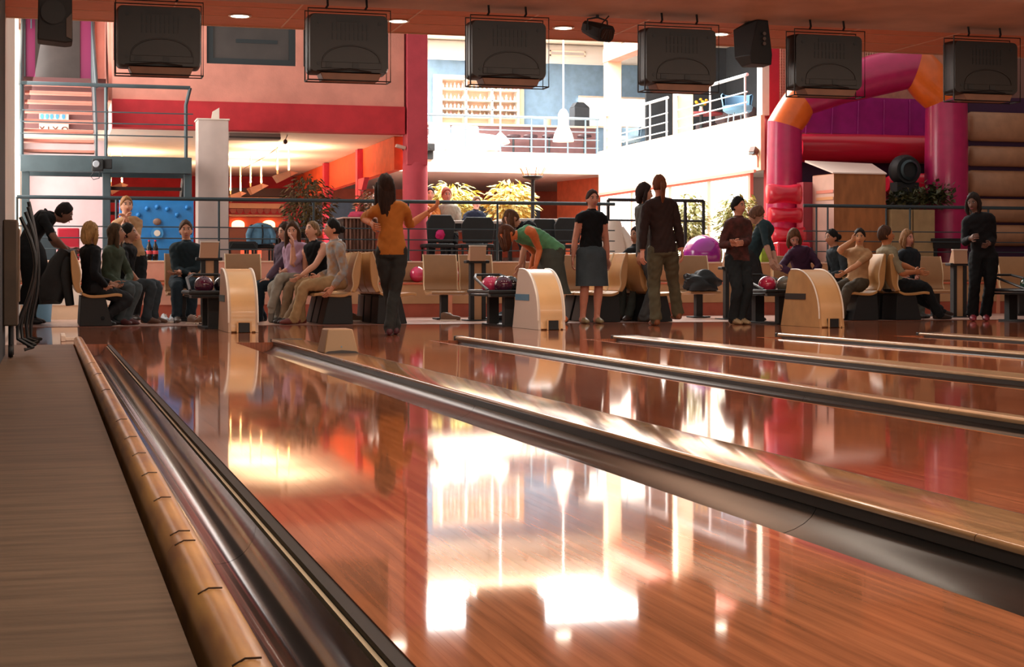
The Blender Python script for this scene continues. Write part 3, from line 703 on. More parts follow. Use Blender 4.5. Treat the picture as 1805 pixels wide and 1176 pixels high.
# ================================================================ seats
SEATW = M('seat_maple', 'c4945c', .38, spec=.4, noise=.08, nscale=3, coat=.15)
SEATP = M('seat_pale', 'a47c58', .42, spec=.4, noise=.06)
def smooth_profile(pts, n=5):
    out = []
    for i in range(len(pts) - 1):
        p0 = pts[max(i - 1, 0)]; p1 = pts[i]; p2 = pts[i + 1]; p3 = pts[min(i + 2, len(pts) - 1)]
        for k in range(n):
            t_ = k / n
            out.append(tuple(.5 * ((2 * p1[j]) + (-p0[j] + p2[j]) * t_ + (2 * p0[j] - 5 * p1[j] + 4 * p2[j] - p3[j]) * t_ ** 2 + (-p0[j] + 3 * p1[j] - 3 * p2[j] + p3[j]) * t_ ** 3) for j in range(2)))
    out.append(pts[-1]); return out
SEATS = {}
def seat(label, loc, rz, kind='post', mat=SEATW, wid=.47):
    """a moulded seat facing local -Y, origin on the floor below its middle"""
    key = (kind, mat.name, wid)
    if key not in SEATS:
        t = thing('bench_seat', label, 'seat', (0, 0, 0), 'moulded bench seats')
        # seat pan: local y from -.24 (front) to +.16, curve up to the back at y=.2..0.27, z 0.9
        pan = smooth_profile([(-.27, .375), (-.2, .385), (-.05, .368), (.1, .366), (.19, .40)])
        low = [(y + .0, z - .035) for y, z in pan]
        MB().prism(pan + low[::-1], 'x', -wid / 2, wid / 2).build('seat_pan', mat, t, bevel=.008, smooth=40)
        back = smooth_profile([(.185, .40), (.215, .48), (.205, .60), (.235, .75), (.285, .89)])
        bk2 = smooth_profile([(.235, .385), (.285, .47), (.305, .60), (.315, .75), (.315, .885)])
        br_ = MB().prism(back + bk2[::-1], 'x', -wid / 2, wid / 2).build('backrest', mat, t, bevel=.010, smooth=40)
        for s_ in (-1, 1):
            MB().tube([(s_ * wid / 2, y, z) for y, z in back[::2]], .008, 6).build('edge_piping', M('seat_edge', 'e2c9a4', .4), br_)
        if kind == 'post':
            box(-.05, .05, -.03, .08, .02, .335).build('pedestal', BLK, t, bevel=.006)
            box(-.13, .13, -.12, .16, .0, .02).build('base_plate', BLK, t, bevel=.004)
        else:
            MB().loft([[(-wid / 2 + .03, -.16, .0), (wid / 2 - .03, -.16, 0), (wid / 2 - .03, .22, 0), (-wid / 2 + .03, .22, 0)], [(-wid / 2 + .03, -.08, .335), (wid / 2 - .03, -.08, .335), (wid / 2 - .03, .2, .335), (-wid / 2 + .03, .2, .335)]]).build('pedestal', BLK, t, bevel=.006)
            box(-wid / 2 + .02, wid / 2 - .02, -.1, .2, .336, .35).build('beam', BLK, t)
        SEATS[key] = t
    else:
        t = copy_tree(SEATS[key]); t['label'] = label
    place(t, loc, rz); return t
HP = math.pi / 2
# side benches: facing -X -> rotate local -Y to -X : rz = -90deg ; facing +X : rz = +90deg
XB1 = PFL(640, 569).x           # back-to-back pair in the middle
XA = P(625, 500, 20.7).x - .30
XC = P(644, 500, 20.7).x + .30
for j, nm in enumerate(('near', 'middle', 'far')):
    seat('%s seat of the bench where the three young women sit' % nm, (XA, 20.55 + j * .5, 0), -HP, 'block')
    seat('%s seat of the empty bench facing right behind the bowler' % nm, (XC, 20.55 + j * .5, 0), HP, 'block')
XD = P(131, 500, 20.7).x + .27
for j, nm in enumerate(('near', 'middle', 'far')):
    seat('%s seat of the bench at far left with jackets over its back' % nm, (XD, 20.5 + j * .5, 0), HP, 'block')
XE = P(1087, 500, 20.7).x - .29; XF = P(1112, 500, 20.7).x + .29
for j, nm in enumerate(('near', 'middle', 'far')):
    seat('%s seat of the bench behind the woman in the grey skirt' % nm, (XE, 20.55 + j * .5, 0), -HP, 'block')
    seat('%s seat of the bench hidden behind the two standing women' % nm, (XF, 20.55 + j * .5, 0), HP, 'block')
XG = P(1538, 500, 20.6).x - .29; XH = P(1552, 500, 20.6).x + .29
for j, nm in enumerate(('near', 'middle', 'far')):
    seat('%s seat of the bench under the boy with the raised arm' % nm, (XG, 20.5 + j * .5, 0), -HP, 'block')
    seat('%s seat of the bench under the leaning person in the grey shirt' % nm, (XH, 20.5 + j * .5, 0), HP, 'block')
YS = 22.3
for px, lab in ((325, 'seat under the boy in the dark jacket'), (432, 'seat half hidden behind the leftmost wooden hood'), (783, 'empty beige seat left of the scoring console'), (846, 'empty beige seat behind the scoring console'),
                (1030, 'pale seat right behind the woman in the grey skirt'), (1232, 'seat with a dark jacket on it below the purple ball'), (1650, 'empty seat left of the dark standing figure'), (1400, 'seat behind the seated woman in purple'), (1800, 'seat cut by the right edge of the picture')):
    q = P(px, 500, YS); seat(lab, (q.x, YS, 0), 0, 'post', SEATP, .47)

# ================================================================ scoring consoles
def console(label, px, Y=21.55, dz=0.):
    x = P(px, 500, Y).x
    t = thing('scoring_console', label, 'console', (x, Y, 0), 'scoring consoles')
    for dx in (-.10, .06): box(x + dx, x + dx + .055, Y, Y + .1, .012, .80 + dz).build('post', BLK, t, bevel=.004)
    box(x - .044, x + .059, Y + .02, Y + .09, .012, .80 + dz).build('cover_strip', TAN, t)
    box(x - .18, x + .14, Y - .12, Y + .2, 0, .012).build('base_plate', BLK, t, bevel=.004)
    box(x - .16, x + .16, Y - .02, Y + .14, .76 + dz, .80 + dz).build('shelf', BLK, t, bevel=.01)
    MB().loft([[(x - .12, Y - .05, .79 + dz), (x + .10, Y - .05, .79 + dz), (x + .10, Y + .1, .79 + dz), (x - .12, Y + .1, .79 + dz)], [(x - .105, Y - .0, .985 + dz), (x + .12, Y - .0, .985 + dz), (x + .12, Y + .05, .985 + dz), (x - .105, Y + .05, .985 + dz)]]).build('panel_box', M('console_tan', 'b58a6c', .45), t, bevel=.005)
    box(x - .11, x + .125, Y - .005, Y + .055, .985 + dz, 1.0 + dz).build('top_edge', HOODE, t)
    return t
console('scoring console behind the leftmost wooden hood', 369, 20.9, .02)
console('scoring console behind the two empty beige seats', 842)
console('scoring console left of the person in the brown sweatshirt', 1291, 21.3, -.08)
console('scoring console beside the dark standing figure at right', 1692, 21.5, -.02)

# ================================================================ odds on the floor
def shoe(label, q, rz, mat, sole=None):
    t = thing('shoe', label, 'shoe', q, 'shoes left on the floor')
    c, s_ = math.cos(rz), math.sin(rz)
    def T(x, y, z): return (q[0] + x * c - y * s_, q[1] + x * s_ + y * c, q[2] + z)
    rings = []
    for y, w, h in ((-.13, .03, .045), (-.10, .04, .055), (-.03, .044, .065), (.03, .04, .10), (.09, .036, .105), (.125, .03, .09)):
        rings.append([T(w * math.cos(a), y, .012 + max(0, h * math.sin(a))) if math.sin(a) > -.1 else T(w * math.cos(a), y, .012) for a in [2 * math.pi * k / 12 for k in range(12)]])
    MB().loft(rings).build('upper', mat, t, smooth=60)
    MB().loft([[T(x * w_, y, z) for x, y in ((-.6, -.14), (.6, -.14), (1, -.05), (.9, .13), (-.9, .13), (-1, -.05))] for z, w_ in ((0.001, .046), (.02, .046))]).build('sole', sole or WHITE, t)
    MB().tube([T(-.02, -.03, .08), T(.02, -.015, .09), T(-.02, .0, .10), T(.02, .012, .106)], .004, 5).build('lace', WHITE, t)
SHW = M('shoe_white', 'c8d0d8', .6, noise=.1); SHB = M('shoe_brown', '6b4a34', .6, noise=.2)
for px, py, lab, m, rz in ((291, 569, 'left white sneaker on the floor beside the seated boy', SHW, .2), (303, 569, 'right white sneaker on the floor beside the seated boy', SHW, -.1),
                           (343, 571, 'brown bowling shoe on the floor left of the wooden hood', SHB, .5), (352, 571, 'brown bowling shoe nearest the left side of the wooden hood', SHB, -.4),
                           (626, 567, 'dark shoe between the two back-to-back benches', SHB, 1.2), (794, 566, 'brown shoe at the foot of the empty beige seat', SHB, 1.4)):
    q = PFL(px, py); shoe(lab, (q.x, max(q.y, 20.2), 0.0), rz, m)
def cloth(name, label, cat, c, rx, ry, rz, mat, seed, amp=.25, flat=.0, nu=26, nv=16, parent=None, base=None):
    """a crumpled soft heap"""
    rnd = random.Random(seed); ph = [(rnd.uniform(1, 5), rnd.uniform(1, 5), rnd.uniform(1, 5), rnd.uniform(0, 6.3)) for _ in range(9)]
    m = MB().ell((0, 0, 0), 1, 1, 1, nu, nv); vs = []
    for v in m.v:
        k = 1 + amp * sum(math.sin(a * v[0] * 1.6 + b * v[1] * 1.6 + d * v[2] * 1.6 + e) for a, b, d, e in ph) / 5
        z = v[2] * k * rz
        if base is not None: z = max(z, base - c[2])
        vs.append((c[0] + v[0] * k * rx, c[1] + v[1] * k * ry, c[2] + z))
    m.v = vs
    if parent: return m.build(name, mat, parent, smooth=80)
    return tag(m.build(name, mat, smooth=80), label, cat)
DKJ = M('jacket_black', '14181c', .7, noise=.3, nscale=8, bump=.2, bscale=14)
q = PFL(872, 566); cloth('jacket', 'dark blue jacket lying on the floor under the ball rack', 'jacket', (q.x, 20.3, .055), .26, .2, .09, M('jacket_blue', '20303c', .7, noise=.4, nscale=9), 3, base=.002)
q = P(1236, 478, 22.15); cloth('jacket', 'dark jacket heaped on the seat below the purple ball', 'jacket', (q.x, 22.12, .48), .24, .17, .16, DKJ, 5, amp=.42, base=.385)
q = PFL(640, 572)
# jackets over the far-left bench back
def hang_jacket(label, pxs, Y, mat, seed, lo):
    rnd = random.Random(seed); rings = []
    t = thing('hanging_jacket', label, 'jacket', P(pxs[0], 560, Y), 'jackets over the far-left bench')
    top = P(pxs[1], 442, Y); bot = P(pxs[0], lo, Y)
    for i in range(9):
        k = i / 8; c = top.lerp(bot, k); w = .09 + .16 * math.sin(math.pi * min(1, k * .75 + .1)); ring = []
        for j in range(16):
            a = 2 * math.pi * j / 16; rr = 1 + .18 * math.sin(3 * a + seed + k * 4) + .08 * rnd.uniform(-1, 1)
            ring.append(c + Vector((w * .75 * math.cos(a) * rr, .20 * math.sin(a) * rr, .03 * math.sin(2 * a + k * 5))))
        rings.append(ring)
    MB().loft(rings).build('body', mat, t, smooth=70)
    s0 = top.lerp(bot, .15)
    MB().tube([s0 + Vector((.03, -.15, 0)), s0 + Vector((.02, -.24, -.2)), s0 + Vector((.05, -.26, -.42)), s0 + Vector((.07, -.25, -.56))], [.05, .06, .055, .05], 10).build('sleeve', mat, t, smooth=70)
hang_jacket('black jacket hung over the back of the far-left bench', (92, 116), 20.75, DKJ, 1, 532)
# blue-white bin at the far left
t = thing('waste_bin', 'pale blue bin on the bright floor behind the bending man', 'bin', PFL(62, 566))
q = P(66, 530, 22.6)
MB().lathe([(.17, 0.0), (.2, .45), (.21, .46), (.19, .47), (.17, .06), (0, .05)], (q.x, 22.6, -.003), 24).build('bucket', M('bin_blue', '7fb8dc', .5), t)
MB().lathe([(.205, .44), (.225, .45), (.225, .475), (.2, .48)], (q.x, 22.6, 0), 24, cap=False).build('rim', WHITE, t)
# equipment cabinet with hose at far left
t = thing('equipment_cabinet', 'brown equipment cabinet on a caster at the far left edge', 'cabinet', (-.28, 12.9, 0))
box(-.299, -.20, 12.3, 12.85, .23, .98).build('body', M('cabinet_brown', '4a3a2c', .6, noise=.2), t, bevel=.01)
box(-.199, -.19, 12.36, 12.8, .4, .92).build('side_panel', M('cabinet_tan', '6b543c', .6), t)
for y in (12.42, 12.75):
    MB().tube([(-.25, y, .23), (-.25, y, .08)], .016, 8).build('caster_stem', MDK, t)
    MB().lathe([(.0, -.016), (.045, -.016), (.05, 0), (.045, .016), (0, .016)], (-.25, y, .051), 18, axis='x').build('caster_wheel', MDK, t)
hz_ = thing('cable_loop', 'thick black cables looped over the cabinet at far left', 'cable', (-.12, 12.9, 0))
for k in range(4):
    dx = .018 * k
    pts = []
    for i in range(11):
        a = i / 10; pts.append((-.19 + dx + .09 * math.sin(math.pi * min(1, a * 1.15)) + .02 * math.sin(a * 5 + k), 12.9 + .05 * k, 1.02 - .9 * a + .04 * k * (1 - a)))
    pts += [(-.10 + dx, 12.88 + .05 * k, .05 + .02 * k), (-.16 + dx, 12.86 + .05 * k, .04 + .02 * k)]
    MB().tube(pts, .014, 8).build('cable', MDK, hz_)
# ================================================================ under the mezzanine: orange beam wall, posts, restaurant
CR = M('crimson_post', 'c4304a', .6, noise=.08)
bmx0, bmx1 = 5.36, 5.50
MB().box(bmx0, bmx1, 26.35, 37.9, 2.30, 2.84)
struct(box(bmx0, bmx1, 26.35, 37.9, 2.30, 2.835).build('trim_6', ORANGE))
for px in (636, 577):
    q = PXX(px, 330, bmx0 - .02)
    t = thing('post', 'crimson post under the orange beam, %s' % ('nearer the pink column' if px > 600 else 'farther back by the dark plant'), 'post', (q.x, q.y, UPZ), 'posts under the orange beam')
    box(bmx0 - .10, bmx0 - .002, q.y - .1, q.y + .1, UPZ, 2.83).build('shaft', CR, t)
    MB().prism([(q.y - .1, 2.3), (q.y - .75, 2.3), (q.y - .1, 1.85)], 'x', bmx0 - .09, bmx0 - .01).build('bracket', CR, t)
# projector screen housing under the red band, long grey box
t = thing('ceiling_duct', 'grey box hung under the red band beside the white pillar', 'duct', P(450, 240, 26.4))
a, b = P(403, 231, 26.5), P(494, 247, 26.5)
box(a.x, b.x, 26.45, 26.75, b.z, 2.838).build('casing', M('duct_grey', '9a8a84', .6), t, bevel=.008)
box(a.x, b.x, 26.44, 26.449, b.z + .02, b.z + .04).build('slot', EDGE, t)
t = thing('hanging_spot', 'small dark lamp hanging on a loop of cable below the red band', 'lamp', P(503, 250, 26.6))
q = P(503, 250, 26.6)
MB().ell(q, .035, .035, .04, 12, 8).build('head', M('rust_dark', '4a2a24', .5), t)
MB().tube([q + Vector((0, 0, .03)), q + Vector((.03, 0, .1)), q + Vector((.06, 0, .17)), (q.x + .02, q.y, 2.84)], .006, 6).build('cable', MDK, t)
MB().tube([q, P(470, 275, 27.5), P(430, 297, 28.5)], .006, 5).build('trailing_cable', M('cable_tan', 'b07a54', .6), t)
t = thing('wall_camera', 'small pale camera on the inner face of the pink column', 'camera', P(706, 260, 26.25))
q = P(706, 259, 26.0)
MB().cbox(q, .16, .1, .05, ry=.25).build('housing', M('camera_pale', 'd8b0a0', .5), t, bevel=.008)
MB().tube([q + Vector((.06, .02, -.02)), (5.43, 26.02, q.z - .05)], .012, 6).build('bracket', MDK, t)
# pendants: folded plate lamps on paired rods
PEND = M('pendant_plate', 'b98a72', .5)
PLIT = M('pendant_lit', 'ffd9a8', .5, emit=2.5)
for px, py, Y, w, lab in ((501, 312, 29.0, .36, 'folded plate pendant lamp nearest the dark plant'), (453, 334, 31.2, .33, 'folded plate pendant lamp in the middle of the three'), (417, 347, 33.5, .3, 'folded plate pendant lamp close to the white pillar'), (207, 333, 31.0, .3, 'pendant lamp seen under the stair landing')):
    q = P(px, py, Y)
    t = thing('pendant_lamp', lab, 'pendant lamp', q, 'restaurant pendant lamps')
    MB().loft([[q + Vector(v) for v in ((-w * .5, -.2, .02), (w * .2, -.2, .10), (w * .2, .25, .10), (-w * .5, .25, .02))], [q + Vector(v) for v in ((-w * .30, -.16, -.10), (w * .25, -.16, .0), (w * .25, .2, .0), (-w * .3, .2, -.10))]]).build('plate', PEND, t)
    MB().loft([[q + Vector(v) for v in ((w * .21, -.2, .10), (w * .62, -.1, .07), (w * .62, .2, .07), (w * .21, .25, .10))], [q + Vector(v) for v in ((w * .26, -.16, .0), (w * .34, -.1, .02), (w * .34, .16, .02), (w * .26, .2, .0))]]).build('bright_fold', M('pendant_fold', 'f0b890', .5), t)
    box(q.x - w * .3, q.x + w * .15, q.y - .15, q.y + .2, q.z + .0, q.z + .012).build('light_tube', PLIT, t)
    for dx in (-.12, .08): MB().tube([q + Vector((dx, 0, .05)), (q.x + dx, q.y, 2.84)], .014, 6).build('rod', M('rod_warm', 'e8c498', .4), t)
    area('pendant_uplight', q + Vector((0, 0, .125)), (math.pi, 0, 0), .3, .4, 68, (1, .70, .42))
# bar at the back of the restaurant
bb = thing('restaurant_bar', 'restaurant bar with dark canopy, scalloped valance and two lit niches', 'bar', (3.2, 36.5, UPZ))
YB = 36.4
def bx_(px0, py0, px1, py1, Y, dep, nm, mat, parent, bev=0):
    a, b = P(px0, py0, Y), P(px1, py1, Y)
    return box(min(a.x, b.x), max(a.x, b.x), Y, Y + dep, min(a.z, b.z), max(a.z, b.z)).build(nm, mat, parent, bevel=bev)
bx_(404, 331, 520, 347, YB, .5, 'canopy', M('bar_dark', '4a3430', .7), bb)
bx_(404, 347, 500, 351, YB - .04, .5, 'canopy_trim', M('bar_trim', 'c8906a', .5), bb)
bx_(404, 358, 500, 368, YB, .4, 'fascia', M('bar_tan', 'b88868', .6), bb)
for i in range(8):
    a = P(405 + i * 12, 368, YB); w_ = P(417, 368, YB).x - P(405, 368, YB).x
    MB().prism([(a.x, a.z)] + [(a.x + w_ * (.5 - .5 * math.cos(math.pi * k / 6)), a.z - .11 * math.sin(math.pi * k / 6)) for k in range(1, 6)] + [(a.x + w_, a.z)], 'y', YB, YB + .03).build('scallop', M('scallop_red', '8a4238', .7), bb)
bx_(404, 378, 500, 382, YB + .1, .3, 'shelf', M('bar_tan', 'b88868', .6), bb)
bx_(404, 383, 500, 403, YB + .3, .1, 'back_panel', M('bar_orange', 'c4502c', .6), bb)
for px in (420, 474):
    a, b = P(px - 11, 388, YB + .2), P(px + 11, 402, YB + .2)
    w_ = b.x - a.x
    MB().prism([(a.x, b.z), (b.x, b.z)] + [(a.x + w_ * (.5 + .5 * math.cos(math.pi * k / 8)), a.z - .08 + .08 * math.sin(math.pi * k / 8)) for k in range(9)], 'y', YB + .2, YB + .28).build('lit_niche', M('niche_lit', 'ffc890', .5, emit=2.2), bb)
bx_(404, 403, 520, 483.6, YB, .6, 'counter', M('bar_brown', '6b3a2c', .6), bb)
for px in (441, 428, 458): bx_(px - 4, 440, px + 3, 455, YB - .02, .01, 'lit_slot', M('slot_lit', 'e0583a', .5, emit=.5), bb)
# crimson clad stretch
struct(box(P(404, 300, 37.6).x, 5.34, 37.6, 37.95, 2.1, 2.83).build('trim_7', RED))

# ================================================================ plants
def plant(label, px, py, Y, rx, rz, nleaf, leafcol, seed, pot=True, zb=None, ls=.09, droop=.3, col2=None):
    rnd = random.Random(seed); c = P(px, py, Y); zb = UPZ if zb is None else zb
    t = thing('potted_plant', label, 'plant', (c.x, Y, zb), 'plants on the upper level')
    br = MB(); tips = []
    base = Vector((c.x, Y, zb + (.3 if pot else 0)))
    for i in range(9):
        a = rnd.uniform(0, 6.3); e = c + Vector((rx * .75 * math.cos(a), rx * .75 * math.sin(a), rz * rnd.uniform(-.4, .8)))
        mid = base.lerp(e, .5) + Vector((0, 0, .1)); tips.append((base, mid, e))
        br.tube([base, base.lerp(c, .35) + Vector((rnd.uniform(-.03, .03), rnd.uniform(-.03, .03), 0)), mid, e], [.018, .014, .009, .004], 6)
    br.build('trunk', M('bark', '5a4636', .8), t)
    lf = MB()
    for i in range(nleaf):
        while True:
            v = Vector((rnd.uniform(-1, 1), rnd.uniform(-1, 1), rnd.uniform(-1, 1)))
            if .2 < v.length < 1: break
        p = c + Vector((v.x * rx, v.y * rx, v.z * rz)) + Vector((rnd.gauss(0, .03), rnd.gauss(0, .03), rnd.gauss(0, .04)))
        d = (Vector((v.x, v.y, -droop + rnd.uniform(-.4, .5)))).normalized(); s_ = d.cross(Vector((rnd.gauss(0, .3), rnd.gauss(0, .3), 1))).normalized()
        L_ = ls * rnd.uniform(.7, 1.4); w_ = L_ * .26; n_ = d.cross(s_)
        lf.add([p, p + d * L_ * .45 + s_ * w_ + n_ * .004, p + d * L_ - Vector((0, 0, L_ * .15)), p + d * L_ * .45 - s_ * w_ + n_ * .004, p + d * L_ * .5 - n_ * L_ * .06], [(0, 1, 4), (1, 2, 4), (2, 3, 4), (3, 0, 4)])
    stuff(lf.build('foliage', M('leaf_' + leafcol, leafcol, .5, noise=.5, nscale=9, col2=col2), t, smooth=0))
    if pot:
        MB().lathe([(.14, 0), (.19, .3), (.205, .32), (.18, .32), (.16, .28), (0, .28)], (c.x, Y, zb), 20).build('pot', M('pot_dark', '3a2e2a', .6), t)
    return t
plant('dark leafy ficus behind the railing right of the hanging lamps', 542, 362, 27.0, .42, .48, 900, '3a3a20', 1, col2='6b5a34')
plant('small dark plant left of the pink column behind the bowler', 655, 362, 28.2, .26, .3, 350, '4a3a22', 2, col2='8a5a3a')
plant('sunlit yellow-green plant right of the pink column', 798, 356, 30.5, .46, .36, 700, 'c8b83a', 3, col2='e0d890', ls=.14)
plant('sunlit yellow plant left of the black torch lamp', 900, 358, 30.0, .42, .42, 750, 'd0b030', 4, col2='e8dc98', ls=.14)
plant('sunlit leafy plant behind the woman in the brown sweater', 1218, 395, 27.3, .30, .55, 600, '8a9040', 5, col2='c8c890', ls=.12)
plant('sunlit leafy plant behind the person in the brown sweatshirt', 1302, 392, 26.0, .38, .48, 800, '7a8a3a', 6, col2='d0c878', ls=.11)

# torch lamp
t = thing('torch_lamp', 'black torch lamp with spoked bowl standing between lit plants', 'floor lamp', P(940, 380, 28.5))
q = P(939, 312, 28.5)
MB().tube([(q.x, 28.5, UPZ + .02), (q.x, 28.5, q.z)], .035, 10).build('pole', BLK, t)
MB().lathe([(.16, 0), (.16, .02), (.0, .03)], (q.x, 28.5, UPZ), 20).build('base', BLK, t)
MB().lathe([(.03, -.06), (.17, -.02), (.19, .01), (.17, .02), (0, .02)], (q.x, 28.5, q.z), 22).build('bowl', BLK, t)
for k in range(8):
    a = 2 * math.pi * k / 8; MB().tube([(q.x + .15 * math.cos(a), 28.5 + .15 * math.sin(a), q.z), (q.x + .24 * math.cos(a), 28.5 + .24 * math.sin(a), q.z + .16)], .008, 5).build('spoke', M('spoke_warm', 'c89a6a', .5), t)

# ================================================================ tables and chairs on the upper level
BT = M('black_table', '14181b', .4); BCH = M('black_chair', '1a2226', .65, noise=.15)
def table(label, px0, px1, py, Y, dep=.8, topmat=None, cat='table'):
    a, b = P(px0, py, Y), P(px1, py, Y)
    t = thing('dining_table', label, cat, ((a.x + b.x) / 2, Y + dep / 2, UPZ), 'tables on the upper level')
    box(a.x, b.x, Y, Y + dep, a.z - .05, a.z).build('tabletop', topmat or BT, t, bevel=.008)
    box(a.x + .04, b.x - .04, Y + .05, Y + dep - .05, a.z - .16, a.z - .05).build('apron', BT, t)
    for x in (a.x + .05, b.x - .11):
        for y in (Y + .06, Y + dep - .12): box(x, x + .06, y, y + .06, UPZ, a.z - .16).build('leg', BT, t)
    return t
table('long black table with pale top where three people sit behind the railing', 740, 884, 388, 26.2, .8, M('table_pale', 'cfc6bc', .35))
table('black table in front of the torch lamp', 893, 1004, 385, 26.2, .8, M('table_pale', 'cfc6bc', .35))
CH0 = None
def chair(label, px, py, Y, rz=0., mat=BCH, w=.46):
    global CH0
    h = P(px, py, Y).z - UPZ; x = P(px, py, Y).x
    t = thing('dining_chair', label, 'chair', (x, Y, UPZ), 'chairs on the upper level')
    c, s_ = math.cos(rz), math.sin(rz)
    def T(v): return (x + v[0] * c - v[1] * s_, Y + v[0] * s_ + v[1] * c, UPZ + v[2])
    def bxl(x0, x1, y0, y1, z0, z1):
        m = MB().box(x0, x1, y0, y1, z0, z1); m.v = [T(v) for v in m.v]; return m
    m = MB().loft([[(-w / 2 + .03, -.02, .5), (w / 2 - .03, -.02, .5), (w / 2 - .03, .03, .5), (-w / 2 + .03, .03, .5)], [(-w / 2, -.05, h - .12), (w / 2, -.05, h - .12), (w / 2, .0, h - .12), (-w / 2, .0, h - .12)], [(-w / 2 + .07, -.06, h), (w / 2 - .07, -.06, h), (w / 2 - .07, -.02, h), (-w / 2 + .07, -.02, h)]])
    m.v = [T(v) for v in m.v]; m.build('backrest', mat, t, bevel=.015)
    bxl(-w / 2, w / 2, .0, .45, .42, .48).build('seat', mat, t, bevel=.015)
    for dx in (-w / 2 + .02, w / 2 - .05):
        for dy in (.02, .40): bxl(dx, dx + .03, dy, dy + .03, 0, .42).build('leg', BT, t)
    return t
chair('black chair with a pink garment on its back, left of the tables', 776, 379, 25.5)
chair('black chair back in front of the pale-faced diner', 842, 383, 25.55, w=.54)
chair('black chair right behind the bending woman in green', 958, 386, 25.6)
chair('black chair left of the woman in the black top', 1000, 384, 25.5)
chair('black chair at left of the restaurant near the white pillar', 428, 428, 25.6)
chair('black chair draped with a blue jacket', 459, 396, 27.0)
t = thing('hanging_jacket', 'blue denim jacket draped over a restaurant chair', 'jacket', P(459, 430, 26.9))
c = P(459, 412, 26.88); DEN = M('denim', '5f90b0', .75, noise=.3, nscale=9, bump=.4, bscale=14)
MB().loft([[Vector((c.x + w_ * math.cos(a_) * (1 + .07 * math.sin(4 * a_ + k)), 26.88 + d2 * math.sin(a_), c.z + z_ + .012 * math.sin(3 * a_ + k))) for a_ in [2 * math.pi * j / 20 for j in range(20)]] for k, (z_, w_, d2) in enumerate(((.165, .05, .03), (.15, .11, .05), (.11, .17, .06), (.03, .19, .065), (-.08, .20, .07), (-.17, .215, .06)))]).build('body', DEN, t, smooth=70)
MB().tube([c + Vector((.02, -.07, .14)), c + Vector((.03, -.085, 0)), c + Vector((.02, -.08, -.16))], .012, 6).build('strap', BLK, t)
for sg in (-1, 1): MB().tube([c + Vector((sg * .14, -.03, .10)), c + Vector((sg * .20, -.06, -.02)), c + Vector((sg * .19, -.08, -.15))], [.05, .045, .04], 10).build('sleeve', DEN, t, smooth=70)
q = P(776, 412, 25.4); cloth('scarf', 'bright pink garment hanging on a black chair', 'garment', P(776, 413, 25.43), .07, .05, .07, M('hot_pink', 'c8206a', .7), 12)
table('dark table behind the seated young women', 488, 560, 402, 27.65, .7)
# draped sideboard
t = thing('draped_sideboard', 'brown draped sideboard with pink napkins behind the benches', 'sideboard', P(635, 460, 25.2))
a, b = P(606, 385, 25.2), P(662, 455, 25.2)
n = 28; top = []; bot = []
for i in range(n + 1):
    x = a.x + (b.x - a.x) * i / n; y = 25.2 + .03 * math.sin(i * 1.9); top.append((x, y, a.z)); bot.append((x, y + .01 * math.sin(i), UPZ))
MB().loft([[*map(Vector, bot)], [*map(Vector, top)]], cap=False, closed=False).build('drape', M('drape_brown', '7a5648', .8, noise=.5, nscale=5, stretch=(12, 1, 1)), t)
box(a.x, b.x, 25.23, 25.85, a.z - .6, a.z - .002).build('body', M('side_dark', '2a1c1a', .7), t)
box(a.x - .02, b.x + .02, 25.15, 25.88, a.z, a.z + .02).build('top_cloth', M('cloth_pale', 'd8b8ac', .7), t)
cloth('napkin_pile', 'crumpled pink napkins on the draped sideboard', 'napkins', P(632, 380, 25.4), .16, .12, .06, M('napkin_pink', 'c03a5c', .7), 13, base=a.z + .022)
# white quilted jacket behind woman in black top
t = thing('hanging_jacket', 'white quilted jacket hanging over a chair behind the railing', 'jacket', P(1080, 450, 25.0))
c = P(1082, 420, 25.0); rings = []
for i in range(9):
    k = i / 8; z = c.z + .27 - .62 * k; w = (.11 + .10 * min(1, k * 1.6)) * (1.0 if k < .8 else 1.05)
    rings.append([Vector((c.x + w * math.cos(a_) * (1 + .03 * math.sin(9 * k * 6.28)), 25.0 + .11 * math.sin(a_), z)) for a_ in [2 * math.pi * j / 18 for j in range(18)]])
WQ = M('quilt_white', 'd8d0c8', .7, bump=.3, bscale=9, bstretch=(1, 1, 6))
MB().loft(rings).build('body', WQ, t, smooth=70)
MB().tube([c + Vector((.1, -.02, .16)), c + Vector((.2, -.05, 0)), c + Vector((.26, -.06, -.18)), c + Vector((.28, -.06, -.32))], [.06, .07, .065, .06], 12).build('sleeve', WQ, t, smooth=70)
chair('chair carrying the white quilted jacket', 1078, 405, 25.12)
# purple ball and green bolster
t = thing('play_ball', 'large shiny purple play ball behind the seats at right', 'ball', P(1239, 450, 24.9))
q = P(1239, 452, 24.9); rr = .315
MB().ell((q.x, 24.9, UPZ + rr), rr, rr, rr, 30, 20).build('skin', M('play_purple', '8a1f86', .15, spec=.6, coat=.4), t, smooth=180)
MB().lathe([(.012, 0), (.012, .01), (0, .01)], (q.x, 24.9, UPZ + 2 * rr - .002), 10).build('valve', WHITE, t)
t = thing('play_bolster', 'lime green inflatable bolster behind the bending person', 'inflatable', P(1362, 450, 25.0))
q = P(1362, 440, 24.9)
MB().loft([[Vector((q.x + dx, 24.75 + .30 * math.cos(a_) + .3, UPZ + .31 + .31 * math.sin(a_))) for a_ in [2 * math.pi * j / 24 for j in range(24)]] for dx in (-.26, -.24, .10)]).build('body', M('lime', '8aa83a', .3, coat=.3), t, smooth=50)
MB().ell((q.x + .12, 25.05, UPZ + .31), .10, .3, .31, 24, 14).build('end_cap', M('lime_dark', '5f8a34', .3, coat=.3), t, smooth=180)

